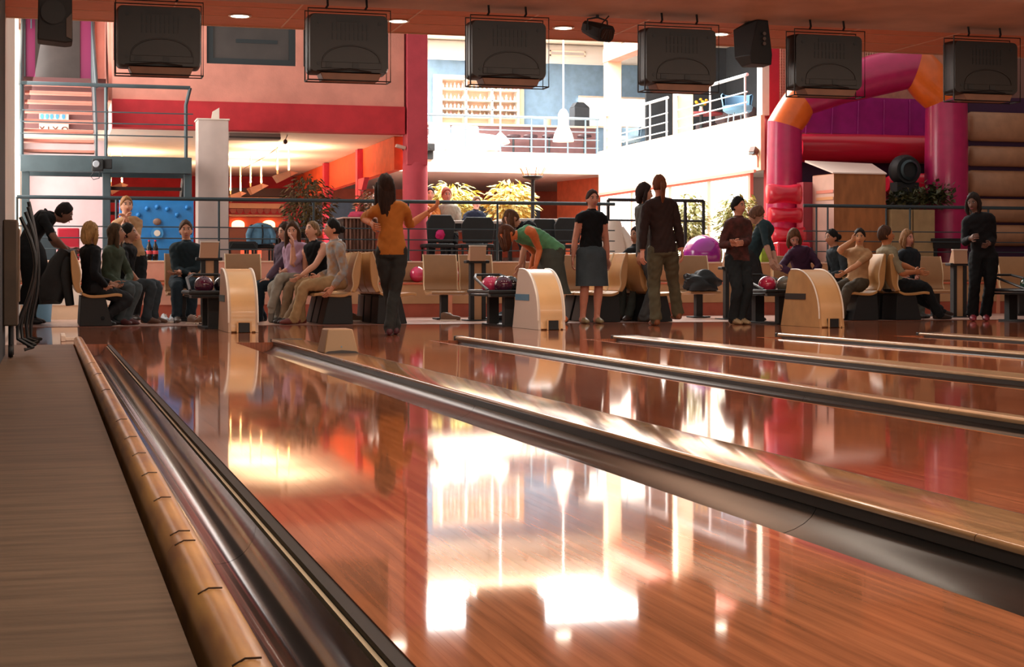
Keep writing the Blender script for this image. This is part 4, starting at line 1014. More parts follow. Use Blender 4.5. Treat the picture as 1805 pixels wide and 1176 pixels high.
# ================================================================ right windows below the balcony
wy = [26.75, 28.6, 30.6, 32.8, 34.95]
PKF = M('pink_frame', 'e89a8c', .6)
for k in range(4):
    w = struct(MB().box(11.70, 11.76, wy[k], wy[k] + .10, UPZ, 2.4).box(11.70, 11.76, wy[k] + .1, wy[k + 1], 2.33, 2.4).build('window_%d' % (k + 6), PKF))
    box(11.73, 11.75, wy[k] + .1, wy[k + 1], UPZ, 2.33).build('pane', WINLIT, w)
struct(box(11.66, 11.70, 26.5, 35.0, 2.37, 2.42).build('trim_8', PKF))
# salmon back wall panel at right under back balcony
struct(MB().prism([(px2x(982, 38), 38.0), (px2x(1052, 36), 36.0), (px2x(1052, 36) + .1, 36.05), (px2x(982, 38) + .1, 38.05)], 'z', UPZ, 2.84).build('wall_bar', M('salmon_lit', 'e07a56', .8, noise=.1)))

# ================================================================ back balcony and its bar
def bal_rail(label, pts, zt, zb, nr, posts, mat):
    t = thing('guard_rail', label, 'railing', (*pts[0], zb), 'balcony guard rails')
    MB().tube([(x, y, zt) for x, y in pts], .03, 8).build('handrail', mat, t)
    for i in range(nr):
        z = zb + .12 + (zt - zb - .3) * i / max(1, nr - 1) * .75
        MB().tube([(x, y, z) for x, y in pts], .012, 6).build('rod', mat, t)
    for x, y in posts: MB().tube([(x, y, zb), (x, y, zt)], .02, 8).build('post', mat, t)
xb0, xb1 = P(752, 250, 35.08).x, P(1056, 250, 35.08).x
bal_rail('pale blue steel railing in front of the balcony bar', [(xb0, 35.08), (xb1, 35.08)], P(900, 206, 35.08).z, 3.3, 3, [(P(p, 250, 35.08).x, 35.08) for p in (757, 820, 882, 937, 962, 1001, 1032, 1053)], RAILL)
bal_rail('white railing along the far part of the right balcony', [(11.8, 34.9), (11.8, 31.0)], P(1060, 205, 35).z, 3.34, 3, [(11.8, y) for y in (34.8, 33.4, 32.0, 31.05)], M('rail_white', 'cfd8e0', .35, metal=.3))
bal_rail('white railing along the near part of the right balcony', [(11.8, 30.6), (11.8, 27.1)], P(1060, 205, 35).z, 3.34, 3, [(11.8, y) for y in (30.5, 28.8, 27.2)], MATS['rail_white'])
for i, (px, y0) in enumerate(((1069, 35.02), (1192, 30.65))):
    q = PXX(px, 200, 11.85)
    t = thing('column', ('cream column at the far corner of the balcony', 'cream column in the middle of the right balcony railing')[i], 'column', (11.95, q.y, 3.3), 'balcony columns')
    box(11.83, 12.15, q.y - .14, q.y + .14, 3.3, 6.25).build('shaft', CREAM, t, bevel=.008)
    box(11.82, 12.16, q.y - .15, q.y + .15, 5.45, 5.6).build('capital', PEACH, t)
# lintel beam between columns
struct(box(11.8, 12.1, 27.1, 35.0, 5.3, 5.55).build('trim_9', PEACH))
# shelf unit
YSF = 41.6
t = thing('shelf_unit', 'tall cream shelf unit with bottles and glasses behind the balcony bar', 'shelf unit', P(850, 215, YSF))
a, b = P(766, 96, YSF + .3), P(926, 215, YSF + .3)
box(a.x, b.x, YSF + .42, YSF + .5, 3.3, 5.8).build('back_board', M('shelf_peach', 'f2ceb4', .7), t)
SHW_ = M('shelf_white', 'efe6dc', .6)
sx = [P(p, 180, YSF).x for p in (778, 822, 868, 914)]
zs = [P(850, p, YSF).z for p in (140, 158, 177, 193, 206)]
for x in sx: box(x - .02, x + .02, YSF, YSF + .4, 3.3, zs[0] + .06).build('upright', SHW_, t)
for z in zs: box(sx[0], sx[-1], YSF, YSF + .4, z - .015, z + .015).build('shelf', SHW_, t)
t2 = None
cols = ['b88a90', 'b0a8a0', 'c8b8a8', '988c90', 'a0a8b0', 'd8d0c8']
rnd = random.Random(5); nb = 0
wh = ['far left', 'middle', 'right']
for zi in range(1, 5):
    for ci in range(3):
        for k in range(6):
            x = sx[ci] + .07 + (sx[ci + 1] - sx[ci] - .14) * k / 5
            hh = rnd.uniform(.09, .16)
            o = MB().lathe([(.032, 0), (.034, hh * .6), (.013, hh * .75), (.012, hh), (0, hh)], (x, YSF + .12, zs[zi] + .016), 8).build('bottle', M('bot' + cols[(k + zi) % 6], cols[(k + zi) % 6], .3))
            tag(o, 'small bottle on the %s shelf, %s column of the balcony shelf unit' % (['', 'second', 'third', 'fourth', 'lowest'][zi], wh[ci]), 'bottle', 'bottles on the balcony shelves row %d column %d' % (zi, ci))
# counter with stools
t = thing('bar_counter', 'long mauve bar counter with white top on the balcony', 'bar counter', P(900, 260, 39.5))
a, b = P(752, 216, 39.5), P(1050, 262, 39.5)
box(a.x, b.x, 39.5, 40.1, 3.3, a.z - .05).build('front', M('counter_mauve', '84646a', .6, noise=.1), t)
box(a.x - .02, b.x + .02, 39.4, 40.15, a.z - .05, a.z).build('worktop', WHITE, t, bevel=.01)
for i, px in enumerate((905, 935, 968, 1030)):
    q = P(px, 240, 39.0)
    t = thing('bar_stool', ['bar stool left of the big pendant, first of four', 'bar stool left of the big pendant, second of four', 'bar stool just left of the big white pendant shade', 'bar stool right of the big white pendant shade'][i], 'stool', (q.x, 39.0, 3.3), 'balcony bar stools')
    MB().lathe([(.17, 0), (.18, .03), (.16, .06), (0, .06)], (q.x, 39.0, q.z - .03), 16).build('seat', M('stool_dark', '4a3a44', .5), t)
    MB().tube([(q.x, 39.0, 3.32), (q.x, 39.0, q.z - .02)], .025, 8).build('stem', RAILM, t)
    MB().lathe([(.16, 0), (.15, .02), (0, .03)], (q.x, 39.0, 3.3), 16).build('foot', RAILM, t)
for px, lab, h, c_ in ((1014, 'red-topped bottle standing on the balcony bar', .34, 'a04a5a'), (965, 'beige canister standing on the balcony bar', .2, 'd8b8a0')):
    q = P(px, 213, 39.7)
    tg = thing('bottle', lab, 'bottle', (q.x, 39.7, P(752, 216, 39.5).z))
    r_ = .045 if h > .3 else .09
    MB().lathe([(r_, 0), (r_, h * .55), (r_ * .4, h * .75), (r_ * .35, h), (0, h)] if h > .3 else [(r_, 0), (r_, h), (0, h)], ORG[tg.name], 12).build('body', M('bt' + c_, c_, .3), tg)
    MB().lathe([(r_ * .5, h), (r_ * .5, h + .03), (0, h + .03)], ORG[tg.name], 10).build('cap', RED if h > .3 else BEIGE, tg)
# coffee machine / dark blue appliance
t = thing('bar_machine', 'dark blue coffee machine on the balcony bar beside the white window', 'coffee machine', P(1040, 212, 39.7))
a, b = P(1003, 190, 39.75), P(1020, 214, 39.75)
box(a.x + .1, b.x + .25, 39.62, 40.05, P(752, 216, 39.5).z + .001, a.z + .02).build('body', DBLUE, t, bevel=.02)
MB().prism([(a.x + .1, a.z + .02), (b.x + .25, a.z + .02), (b.x + .1, a.z + .14), (a.x + .18, a.z + .14)], 'y', 39.65, 40.0).build('hopper', DBLUE, t)
# bright end window
a, b = P(1020, 172, 42.25), P(1142, 224, 42.25)
w = struct(MB().box(a.x, b.x, 42.22, 42.29, a.z, a.z + .05).box(a.x, b.x, 42.22, 42.29, b.z - .05, b.z).build('window_10', WHITE))
box(a.x, b.x, 42.25, 42.27, b.z, a.z).build('pane', M('daylight_window_soft', 'fff6ea', .5, emit=2.5), w)
# pale blue bench and white heaps put in for the overexposed glare behind the balcony rail
t = thing('upholstered_bench', 'pale blue bench back behind the left end of the balcony rail', 'bench', P(800, 260, 36.2))
a, b = P(757, 219, 36.3), P(845, 246, 36.3)
box(a.x, a.x + (b.x - a.x) * .43, 36.3, 36.42, 3.35, a.z).build('back_cushion', M('bench_blue', '9cc0d8', .7), t, bevel=.05)
box(a.x + (b.x - a.x) * .44, b.x, 36.3, 36.42, 3.35, a.z - .01).build('back_cushion', MATS['bench_blue'], t, bevel=.05)
box(a.x, b.x, 35.85, 36.29, 3.3, 3.72).build('seat', MATS['bench_blue'], t, bevel=.04)
cloth('glare_blob', 'heap of overexposed white against the left end of the balcony rail', 'cloth', P(830, 252, 35.5), .75, .2, .22, WHITE, 21, amp=.18, base=3.302)
cloth('glare_blob', 'tall overexposed white blob beside the pink column on the balcony', 'cloth', P(775, 245, 35.55), .25, .2, .32, WHITE, 22, amp=.15, base=3.302)
t = thing('small_speaker', 'small black box speaker at the left end of the balcony edge', 'loudspeaker', P(757, 262, 34.9))
a, b = P(751, 254, 34.95), P(763, 267, 34.95)
box(a.x, b.x, 34.75, 34.97, b.z, a.z).build('box', BLK, t, bevel=.01); MB().lathe([(.05, 0), (.05, .01), (0, .012)], ((a.x + b.x) / 2, 34.74, (a.z + b.z) / 2), 14, axis='y').build('cone', MDK, t)
box(a.x, b.x, 34.9, 35.0, 3.1, b.z).build('bracket', BLK, t)
# duct
t = thing('air_duct', 'long pale round air duct under the atrium ceiling', 'duct', P(900, 92, 40.5))
YD = 39.0; r_ = .24; zc = P(900, 92, YD).z
xs0, xs1 = 5.7, 13.2
for i in range(5):
    xa, xb = xs0 + (xs1 - xs0) * i / 5, xs0 + (xs1 - xs0) * (i + 1) / 5
    MB().lathe([(r_, 0), (r_, xb - xa - .012)], (xa, YD, zc), 24, axis='x').build('duct_section', M('duct_white', 'd8d8d8', .5), t)
    MB().lathe([(r_ + .01, -.02), (r_ + .01, .02)], (xa, YD, zc), 24, axis='x').build('joint_ring', M('duct_ring', 'bcbcc0', .5), t)
a, b = P(970, 88, YD - .3), P(1033, 100, YD - .3)
fr = MB().box(a.x, b.x, YD - .27, YD - .24, a.z - .03, a.z).box(a.x, b.x, YD - .27, YD - .24, b.z, b.z + .03).box(a.x, a.x + .03, YD - .27, YD - .24, b.z, a.z).box(b.x - .03, b.x, YD - .27, YD - .24, b.z, a.z)
fr.build('grille_frame', WHITE, t); box(a.x + .03, b.x - .03, YD - .255, YD - .245, b.z + .03, a.z - .03).build('grille', M('duct_ring', 'bcbcc0', .5), t)
for xx in (6.5, 9.5, 12.5): MB().tube([(xx, YD, zc + r_), (xx, YD, 6.25)], .012, 6).build('hanger', RAILL, t)
# pendant lamps in the atrium
PW = M('pendant_white', 'f4f0ea', .4)
def pend(label, px, pyt, py1, py2, Y, wpx, body):
    q1, q2 = P(px, py1, Y), P(px, py2, Y); w = wpx / 2 * (Y / .95) / F
    t = thing('pendant_lamp', label, 'pendant lamp', q2, 'atrium pendant lamps')
    H = q1.z - q2.z
    pr = [(w, 0), (w * .97, H * .2), (w * .85, H * .5), (w * .6, H * .85), (w * .5, H)] if body else [(w, 0), (w * .9, H * .25), (w * .6, H * .6), (w * .3, H * .85), (w * .15, H)]
    MB().lathe(pr + [(p - .012 if p > .02 else p, z) for p, z in reversed(pr)], q2, 26, cap=False).build('shade', PW, t, smooth=50)
    top = q1
    if body:
        MB().lathe([(w * .5, 0), (w * .5, H * .75), (w * .3, H * 1.0), (w * .05, H * 1.1), (0, H * 1.1)], q1, 20).build('lamp_body', M('lamp_body_pink', 'c8a8a0', .5), t); top = q1 + Vector((0, 0, H * 1.1))
    MB().tube([top, (top.x, top.y, 6.4)], .014, 6).build('suspension_rod', PW, t)
    MB().ell(q2 + Vector((0, 0, H * .3)), w * .35, w * .35, w * .4, 12, 8).build('bulb', M('bulb_glow', 'fff4e0', .5, emit=3), t)
pend('big white pendant lamp with pinkish neck in the middle of the atrium', 993, 70, 222, 250, 31.5, 37, True)
pend('slim white pendant lamp left of the big one, in front of the shelves', 882, 150, 234, 252, 33.5, 34, False)
# floodlight on the right balcony wall
q = PXX(1329, 266, 11.62)
t = thing('floodlight', 'small dark floodlight on a bracket on the white balcony wall', 'floodlight', q)
MB().cbox(q, .12, .12, .11, rz=.5, ry=.5).build('head', M('flood_dark', '6b4a3c', .5), t, bevel=.01)
MB().tube([q + Vector((.03, 0, -.03)), q + Vector((.07, -.0, -.1)), (11.69, q.y, q.z - .28)], .012, 6).build('bracket', PEACH, t)
MB().cbox(q + Vector((-.055, -.04, -.03)), .02, .1, .08, rz=.5, ry=.5).build('glass', MDK, t)
# right balcony furniture
struct(box(16.2, 16.3, 27.1, 42.3, 3.3, 6.25).build('wall_balcony', DBLUE))
struct(box(14.1, 16.2, 38.5, 38.6, 3.3, 6.25).build('wall_balcony', DBLUE))
for px, py, X, c_, lab in ((1108, 205, 12.9, '8fb0c8', 'pale blue round chair on the far right balcony'), (1300, 205, 12.6, '5a88a8', 'blue padded chair near the end of the right balcony')):
    q = PXX(px, py, X); m_ = M('fur' + c_, c_, .7)
    t = thing('lounge_chair', lab, 'chair', (q.x, q.y, 3.3), 'balcony lounge furniture')
    MB().lathe([(.2, .38), (.27, .42), (.29, .5), (.27, .52), (0, .52)], (q.x, q.y, 3.3), 20).build('seat', m_, t)
    MB().loft([[Vector((q.x + r2 * math.cos(a_), q.y + r2 * math.sin(a_), z)) for a_ in [math.pi * j / 10 for j in range(11)]] for r2, z in ((.28, 3.8), (.32, 4.02), (.30, 4.05), (.25, 4.02), (.24, 3.8))], closed=False).build('backrest', m_, t, smooth=50)
    for k in range(4):
        a_ = math.pi / 4 + k * HP; MB().tube([(q.x + .17 * math.cos(a_), q.y + .17 * math.sin(a_), 3.69), (q.x + .22 * math.cos(a_), q.y + .22 * math.sin(a_), 3.3)], .016, 6).build('leg', RAILL, t)
q = PXX(1236, 203, 13.2)
t = thing('lounge_table', 'dark red round table with yellow flowers on the right balcony', 'table', (q.x, q.y, 3.3))
MB().lathe([(.45, 0), (.45, .03), (0, .03)], (q.x, q.y, 3.98), 26).build('tabletop', M('table_red', '8a3038', .4), t)
MB().tube([(q.x, q.y, 3.3), (q.x, q.y, 3.98)], .04, 8).build('stem', RAILM, t)
MB().lathe([(.22, 0), (.2, .02), (0, .03)], (q.x, q.y, 3.3), 18).build('foot', RAILM, t)
t = thing('flower_vase', 'small vase of yellow flowers on the balcony table', 'flowers', (q.x, q.y, 4.011))
MB().lathe([(.04, 0), (.05, .06), (.03, .12), (.035, .14), (0, .14)], (q.x, q.y, 4.011), 14).build('vase', WHITE, t)
for k in range(9):
    a_ = k * 2.4; e = Vector((q.x + .11 * math.cos(a_), q.y + .11 * math.sin(a_), 4.25 + .05 * math.sin(k * 3)))
    MB().tube([(q.x, q.y, 4.13), e], .004, 5).build('stem', M('leaf_green', '5a7a3a', .6), t); MB().ell(e, .035, .035, .025, 10, 6).build('blossom', M('blossom_yellow', 'e8b830', .6), t)
# sofa
q = PXX(1272, 205, 13.9)
t = thing('lounge_sofa', 'dark brown lounge sofa against the back of the right balcony', 'sofa', (q.x, q.y, 3.3))
box(q.x - .25, q.x + .35, q.y - .9, q.y + .9, 3.3, 3.72).build('seat', M('sofa_dark', '3a2c30', .7), t, bevel=.04)
box(q.x + .2, q.x + .42, q.y - .9, q.y + .9, 3.72, 4.15).build('backrest', MATS['sofa_dark'], t, bevel=.05)
for dy in (-.9, .72): box(q.x - .25, q.x + .2, q.y + dy, q.y + dy + .18, 3.72, 3.95).build('armrest', MATS['sofa_dark'], t, bevel=.04)
# ================================================================ inflatable castle at right
INFM = M('inflatable_magenta', 'b01f58', .32, spec=.5, noise=.1, coat=.25)
INFO = M('inflatable_orange', 'e0661c', .32, spec=.5, noise=.1, coat=.25)
INFR = M('inflatable_red', 'd0203a', .3, spec=.5, coat=.3)
INFP = M('inflatable_purple', 'a81c88', .45, noise=.12)
INFB = M('inflatable_beige', 'a87858', .5, noise=.12)
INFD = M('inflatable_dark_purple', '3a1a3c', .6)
ca = thing('inflatable_castle', 'magenta and orange inflatable bouncy castle arch at right', 'bouncy castle', P(1520, 420, 25.2))
YL, YRt = 25.55, 24.85
def puff(pts, r, nm, mat, n=20):
    MB().tube(pts, r, n).build(nm, mat, ca, smooth=50)
def pp(px, py, Y): return P(px, py, Y)
rl = 30 * (YL / .92) / F; rr_ = 36 * (YRt / .894) / F
l0 = pp(1382, 440, YL); l0.z = UPZ
l1 = pp(1383, 222, YL); l2 = pp(1413, 176, YL - .05)
r1 = pp(1668, 176, YRt); r0 = Vector((r1.x, YRt, UPZ)); r2 = pp(1612, 118, YRt + .1)
mids = [l2.lerp(r2, k) + Vector((0, 0, .06 * math.sin(math.pi * k))) for k in (.33, .66)]
path = [l0, l1, l2, *mids, r2, r1, r0]; rads = [rl, rl, rl, rl * 1.05, rr_ * .98, rr_ * 1.0, rr_, rr_]
rings = []
ax = (r1 - l1); ax.z = 0; ax.normalize(); nrm_ = Vector((-ax.y, ax.x, 0))
for i, p in enumerate(path):
    d0 = (p - path[i - 1]).normalized() if i else (path[1] - p).normalized(); d1 = (path[i + 1] - p).normalized() if i < len(path) - 1 else d0
    tn = (d0 + d1).normalized(); sd = tn.cross(nrm_).normalized(); k = 1 / max(.6, tn.dot(d0))
    rings.append([p + sd * rads[i] * k * math.cos(a_) + nrm_ * rads[i] * math.sin(a_) for a_ in [2 * math.pi * j / 24 for j in range(24)]])
def piece(i0, i1, nm, mat):
    out = []
    for i in range(i0, i1):
        for k in range(6):
            f = k / 6 if i < i1 - 1 or k < 6 else 1
            u = (i + f - i0) / (i1 - i0); g = 1 + .05 * math.sin(math.pi * u)
            c_ = sum((rings[i][j].lerp(rings[i + 1][j], f) for j in range(24)), Vector()) / 24
            out.append([c_ + (rings[i][j].lerp(rings[i + 1][j], f) - c_) * g for j in range(24)])
    out.append(rings[i1]); MB().loft(out).build(nm, mat, ca, smooth=50)
for i0, i1, nm, mt in ((0, 1, 'left_post', INFM), (1, 2, 'left_corner', INFO), (2, 5, 'top_beam', INFM), (5, 6, 'right_corner', INFO), (6, 7, 'right_post', INFM)): piece(i0, i1, nm, mt)
# interior back wall: purple sheet, red roll, dark below
YI = 26.25
bx_(1405, 168, 1660, 240, YI, .06, 'purple_sheet', INFP, ca)
for i in range(5):
    a = P(1420 + i * 46, 240, YI - .02); MB().tube([a, P(1424 + i * 45, 176, YI - .02)], .012, 6).build('sheet_seam', INFP, ca)
puff([pp(1405, 261, YI - .15), pp(1520, 262, YI - .15), pp(1650, 264, YI - .15)], [.24, .25, .24], 'red_roll', INFR, 22)
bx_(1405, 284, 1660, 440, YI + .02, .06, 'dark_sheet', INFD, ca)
puff([pp(1562, 325, 25.5), pp(1580, 326, 25.5), pp(1633, 327, 25.45)], [.12, .22, .2], 'red_cushion', INFR, 20)
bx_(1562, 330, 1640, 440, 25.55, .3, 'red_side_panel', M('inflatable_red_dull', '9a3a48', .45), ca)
# lean-to red steps at the left
sp = thing('inflatable_steps', 'stack of shiny red inflatable step cushions left of the wooden booth', 'inflatable steps', P(1400, 430, 24.75))
for k, (p0, p1, x0, x1) in enumerate(((322, 361, 1359, 1417), (364, 394, 1363, 1418), (398, 432, 1366, 1424))):
    a, b = P(x0, p1, 24.7), P(x1, p0, 24.7)
    cx_, cz_ = (a.x + b.x) / 2, (a.z + b.z) / 2; hw_, hh_ = (b.x - a.x) / 2, (b.z - a.z) / 2
    rings = []
    for j in range(9):
        s_ = -1 + 2 * j / 8; sc_ = 1 - .16 * (1 - abs(s_)) ** 2 * 0 ; w_ = hw_ * (1 if abs(s_) > .95 else .94 + .06 * s_ * s_)
        rings.append([Vector((cx_ + w_ * s_, 24.72 + .20 * (1 - .55 * s_ ** 4) * math.cos(a_) + .12, cz_ + hh_ * (.78 + .22 * s_ ** 2) * math.sin(a_) * (1 if abs(s_) < .99 else .9))) for a_ in [2 * math.pi * i / 18 for i in range(18)]])
    MB().loft(rings).build('cushion', INFR, sp, smooth=60)
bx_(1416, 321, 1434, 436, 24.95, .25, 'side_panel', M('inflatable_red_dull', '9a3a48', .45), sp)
a = P(1366, 432, 24.7); b = P(1424, 440, 24.7)
box(a.x, b.x, 24.6, 25.1, UPZ, a.z + .05).build('base_cushion', INFR, sp, bevel=.03)
# striped inflatable wall far right
sw = thing('striped_inflatable', 'striped beige and dark purple inflatable wall at the right edge', 'inflatable', P(1755, 430, 24.9))
x0_, x1_ = P(1706, 300, 25.0).x, 16.6
for p0, p1 in ((197, 249), (257, 293), (300, 346), (350, 392), (396, 434)):
    a, b = P(1720, p1, 25.0), P(1720, p0, 25.0); zc_ = (a.z + b.z) / 2; hh_ = (b.z - a.z) / 2
    MB().loft([[Vector((x, 25.0 + (.14 if 0 < i_ < 3 else .06) * -math.sin(a_) + .0, zc_ + hh_ * (1.0 if 0 < i_ < 3 else .9) * math.cos(a_))) for a_ in [2 * math.pi * j / 18 for j in range(18)]] for i_, x in enumerate((x0_, x0_ + .06, x1_ - .06, x1_))]).build('beige_roll', INFB, sw, smooth=60)
box(x0_, x1_, 25.03, 25.1, UPZ, P(1720, 170, 25).z).build('dark_backing', INFD, sw)
# net and back wall
struct(box(12.2, 16.8, 26.75, 26.9, UPZ, 6.3).build('wall_castle', M('castle_brick_wall', 'c88a74', .8, noise=.15, nscale=10)))
nt_ = thing('safety_net', 'pale safety net strung behind the inflatable arch', 'net', P(1383, 190, 26.6))
for (pa, pb_, ya, yb) in ((1372, 1396, 78, 190), (1525, 1600, 82, 112)):
    a, b = P(pa, yb, 26.72), P(pb_, ya, 26.72); m = MB(); NX = int((b.x - a.x) / .05) + 1; NZ = int((b.z - a.z) / .05) + 1
    for i in range(NX + 1): x = a.x + (b.x - a.x) * i / NX; m.box(x - .008, x + .008, 26.72, 26.73, a.z, b.z)
    for i in range(NZ + 1): z = a.z + (b.z - a.z) * i / NZ; m.box(a.x, b.x, 26.731, 26.749, z - .006, z + .006)
    stuff(m.build('mesh', M('net_pale', 'd8a890', .7), nt_, smooth=0))
# hose / blower behind the booth
t = thing('blower', 'dark round air blower behind the wooden booth', 'blower', P(1585, 300, 25.3))
q = P(1584, 302, 25.2)
MB().lathe([(.22, -.15), (.26, -.05), (.26, .05), (.22, .15), (.1, .16), (0, .16)], (q.x, 25.0, q.z), 26, axis='y').build('drum', BLK, t)
MB().lathe([(.13, -.03), (.17, -.01), (.15, .02)], (q.x, 24.83, q.z), 24, axis='y', cap=False).build('inlet_ring', RAILM, t)
box(q.x - .2, q.x + .2, 24.88, 25.12, UPZ, q.z - .2).build('stand', BLK, t)
# wooden booth
wb = thing('wooden_booth', 'tall orange-brown wooden booth with pale slanted top behind the right railing', 'booth', P(1500, 440, 24.4))
BW = M('booth_wood', 'a8693c', .5, noise=.25, nscale=2.5, stretch=(3, 3, 1)); BP = M('booth_wood_lit', 'cfa898', .55, noise=.06)
f0, f1 = P(1470, 306, 24.35), P(1561, 420, 24.35); lft = P(1433, 310, 24.95)
zt_ = f0.z
MB().prism([(f0.x, 24.35), (f1.x, 24.35), (f1.x, 24.95), (lft.x, 24.95)], 'z', UPZ, zt_).build('body', BW, wb)
MB().prism([(f0.x - .004, 24.345), (f0.x - .006, 24.36), (lft.x - .006, 24.95), (lft.x - .012, 24.94)], 'z', UPZ + .01, zt_ - .01).build('side_face', BP, wb)  # light on this side is put into its pale pink colour
zlow, zhigh = zt_, P(1490, 290, 24.9).z
MB().add([(f0.x - .03, 24.33, zlow), (f1.x + .01, 24.33, zlow), (f1.x + .1, 25.0, zhigh + .0), (lft.x - .12, 25.0, zhigh + .03), (f0.x - .03, 24.33, zlow + .02), (f1.x + .01, 24.33, zlow + .02), (f1.x + .1, 25.0, zhigh + .03), (lft.x - .12, 25.0, zhigh + .06)], [(0, 3, 2, 1), (4, 5, 6, 7), (0, 1, 5, 4), (1, 2, 6, 5), (2, 3, 7, 6), (3, 0, 4, 7)]).build('slanted_top', M('booth_top', 'f0d8cc', .5), wb)
for k, (py, c_) in enumerate(((341, 'd8806a'), (353, 'd89a68'))):
    a = P(1452, py, 24.6)
    m = MB(); n_ = 7
    dirv = Vector((f0.x - lft.x, 24.35 - 24.95, 0)).normalized(); nrm = Vector((-dirv.y, dirv.x, 0))
    if nrm.y > 0: nrm = -nrm
    base = Vector((lft.x, 24.95, 0)) + dirv * .12 + nrm * .012
    L_ = .48
    v0 = base + Vector((0, 0, a.z)); v1 = base + dirv * L_ + Vector((0, 0, a.z))
    h_ = Vector((0, 0, .05)); e_ = nrm * .003
    m.add([v0, v1, v1 + h_, v0 + h_, v0 + e_, v1 + e_, v1 + h_ + e_, v0 + h_ + e_], [(0, 1, 2, 3), (4, 7, 6, 5), (0, 4, 5, 1), (1, 5, 6, 2), (2, 6, 7, 3), (3, 7, 4, 0)])
    m.build('lettering_band', M('sign_' + c_, c_, .6), wb)
# planters
pl = thing('planter', 'tan planter box with dark trailing leaves behind the right railing', 'planter', P(1610, 440, 24.3))
a, b = P(1571, 369, 24.3), P(1648, 430, 24.3); md = (a.x + b.x) / 2
PLT = M('planter_tan', 'a88a62', .6, noise=.12)
box(a.x, md - .01, 24.3, 24.75, UPZ, a.z).build('planter_half', PLT, pl, bevel=.006); box(md + .01, b.x, 24.3, 24.75, UPZ, a.z).build('planter_half', PLT, pl, bevel=.006)
for i, (px, py, rx, rz_) in enumerate(((1590, 352, .28, .16), (1632, 350, .3, .18), (1655, 345, .26, .2), (1571, 378, .08, .2))):
    rnd = random.Random(40 + i); c = P(px, py, 24.55); lf = MB()
    for k in range(170 if i < 3 else 60):
        v = Vector((rnd.gauss(0, .5), rnd.gauss(0, .4), rnd.gauss(0, .5))); p = c + Vector((v.x * rx, v.y * .2, v.z * rz_)); d = Vector((rnd.gauss(0, 1), rnd.gauss(0, .6) - .3, rnd.gauss(.2, .6))).normalized()
        s_ = d.cross(Vector((rnd.gauss(0, .3), rnd.gauss(0, .3), 1))).normalized(); L_ = rnd.uniform(.07, .16); n_ = d.cross(s_)
        lf.add([p, p + d * L_ * .45 + s_ * L_ * .28, p + d * L_, p + d * L_ * .45 - s_ * L_ * .28, p + d * L_ * .5 - n_ * L_ * .08], [(0, 1, 4), (1, 2, 4), (2, 3, 4), (3, 0, 4)])
    stuff(lf.build('foliage', M('leaf_dark', '26301c', .45, noise=.5, nscale=8, col2='5a5630'), pl, smooth=0))
table('low black bench behind the railing at the far right', 1645, 1700, 420, 24.22, .26)
# tape light on the stair beam: small black spotlight
q = P(172, 291, 24.4)
t = thing('stage_spot', 'small black spotlight clamped to the stair landing beam', 'spotlight', q)
MB().cbox(q, .16, .16, .17).build('housing', BLK, t, bevel=.015)
MB().lathe([(.05, 0), (.04, -.02), (0, -.02)], q + Vector((-.02, -.081, .01)), 14, axis='y').build('lens', M('spot_lens_pale', '9aa0a8', .2), t)
MB().cbox(q + Vector((.14, 0.02, .02)), .12, .1, .14).build('ballast', BLK, t, bevel=.01)
MB().tube([q + Vector((-.03, -.05, -.08)), q + Vector((-.1, -.06, -.16)), q + Vector((-.06, -.06, -.21)), q + Vector((.02, -.06, -.19)), q + Vector((.03, -.04, -.09))], .006, 6).build('cable', MDK, t)
MB().tube([q + Vector((0, .07, 0)), q + Vector((0, .2, 0))], .02, 6).build('clamp', BLK, t)
# ================================================================ people
def _orth(a, b):
    a = Vector(a); b = Vector(b).normalized(); r = a - b * a.dot(b)
    return r.normalized() if r.length > 1e-6 else Vector((1, 0, 0))
def ik(a, b, l1, l2, pole):
    a, b, pole = Vector(a), Vector(b), Vector(pole); v = b - a; d = v.length
    mx = (l1 + l2) * .998
    if d > mx: b = a + v.normalized() * mx; v = b - a; d = mx
    x = (l1 * l1 - l2 * l2 + d * d) / (2 * d); h = math.sqrt(max(0, l1 * l1 - x * x))
    m = a + v.normalized() * x
    return m + _orth(pole - m, v) * h, b
def ring(c, u, w, ru, rw, n=14, sq=1.0):
    return [Vector(c) + Vector(u) * ru * math.copysign(abs(math.cos(t)) ** sq, math.cos(t)) + Vector(w) * rw * math.copysign(abs(math.sin(t)) ** sq, math.sin(t)) for t in [2 * math.pi * k / n for k in range(n)]]
def cat(pts, rads, sub=4):
    """catmull-rom densify a chain of points with radii"""
    P_, R_ = [], []
    for i in range(len(pts) - 1):
        p0, p1, p2, p3 = pts[max(i - 1, 0)], pts[i], pts[i + 1], pts[min(i + 2, len(pts) - 1)]
        for k in range(sub):
            t = k / sub
            P_.append(.5 * ((2 * p1) + (p2 - p0) * t + (2 * p0 - 5 * p1 + 4 * p2 - p3) * t * t + (-p0 + 3 * p1 - 3 * p2 + p3) * t ** 3)); R_.append(rads[i] + (rads[i + 1] - rads[i]) * t)
    P_.append(pts[-1]); R_.append(rads[-1]); return P_, R_
PEOPLE_BONES = []
SKINS = {}
def skin_mat(c): return M('skin_' + c, c, .55, noise=.08, nscale=12, spec=.35)
def cloth_mat(c, col2=None, ns=7): return M('cloth_' + c + (col2 or ''), c, .8, noise=.16, nscale=ns, bump=.35, bscale=16, spec=.2, col2=col2)
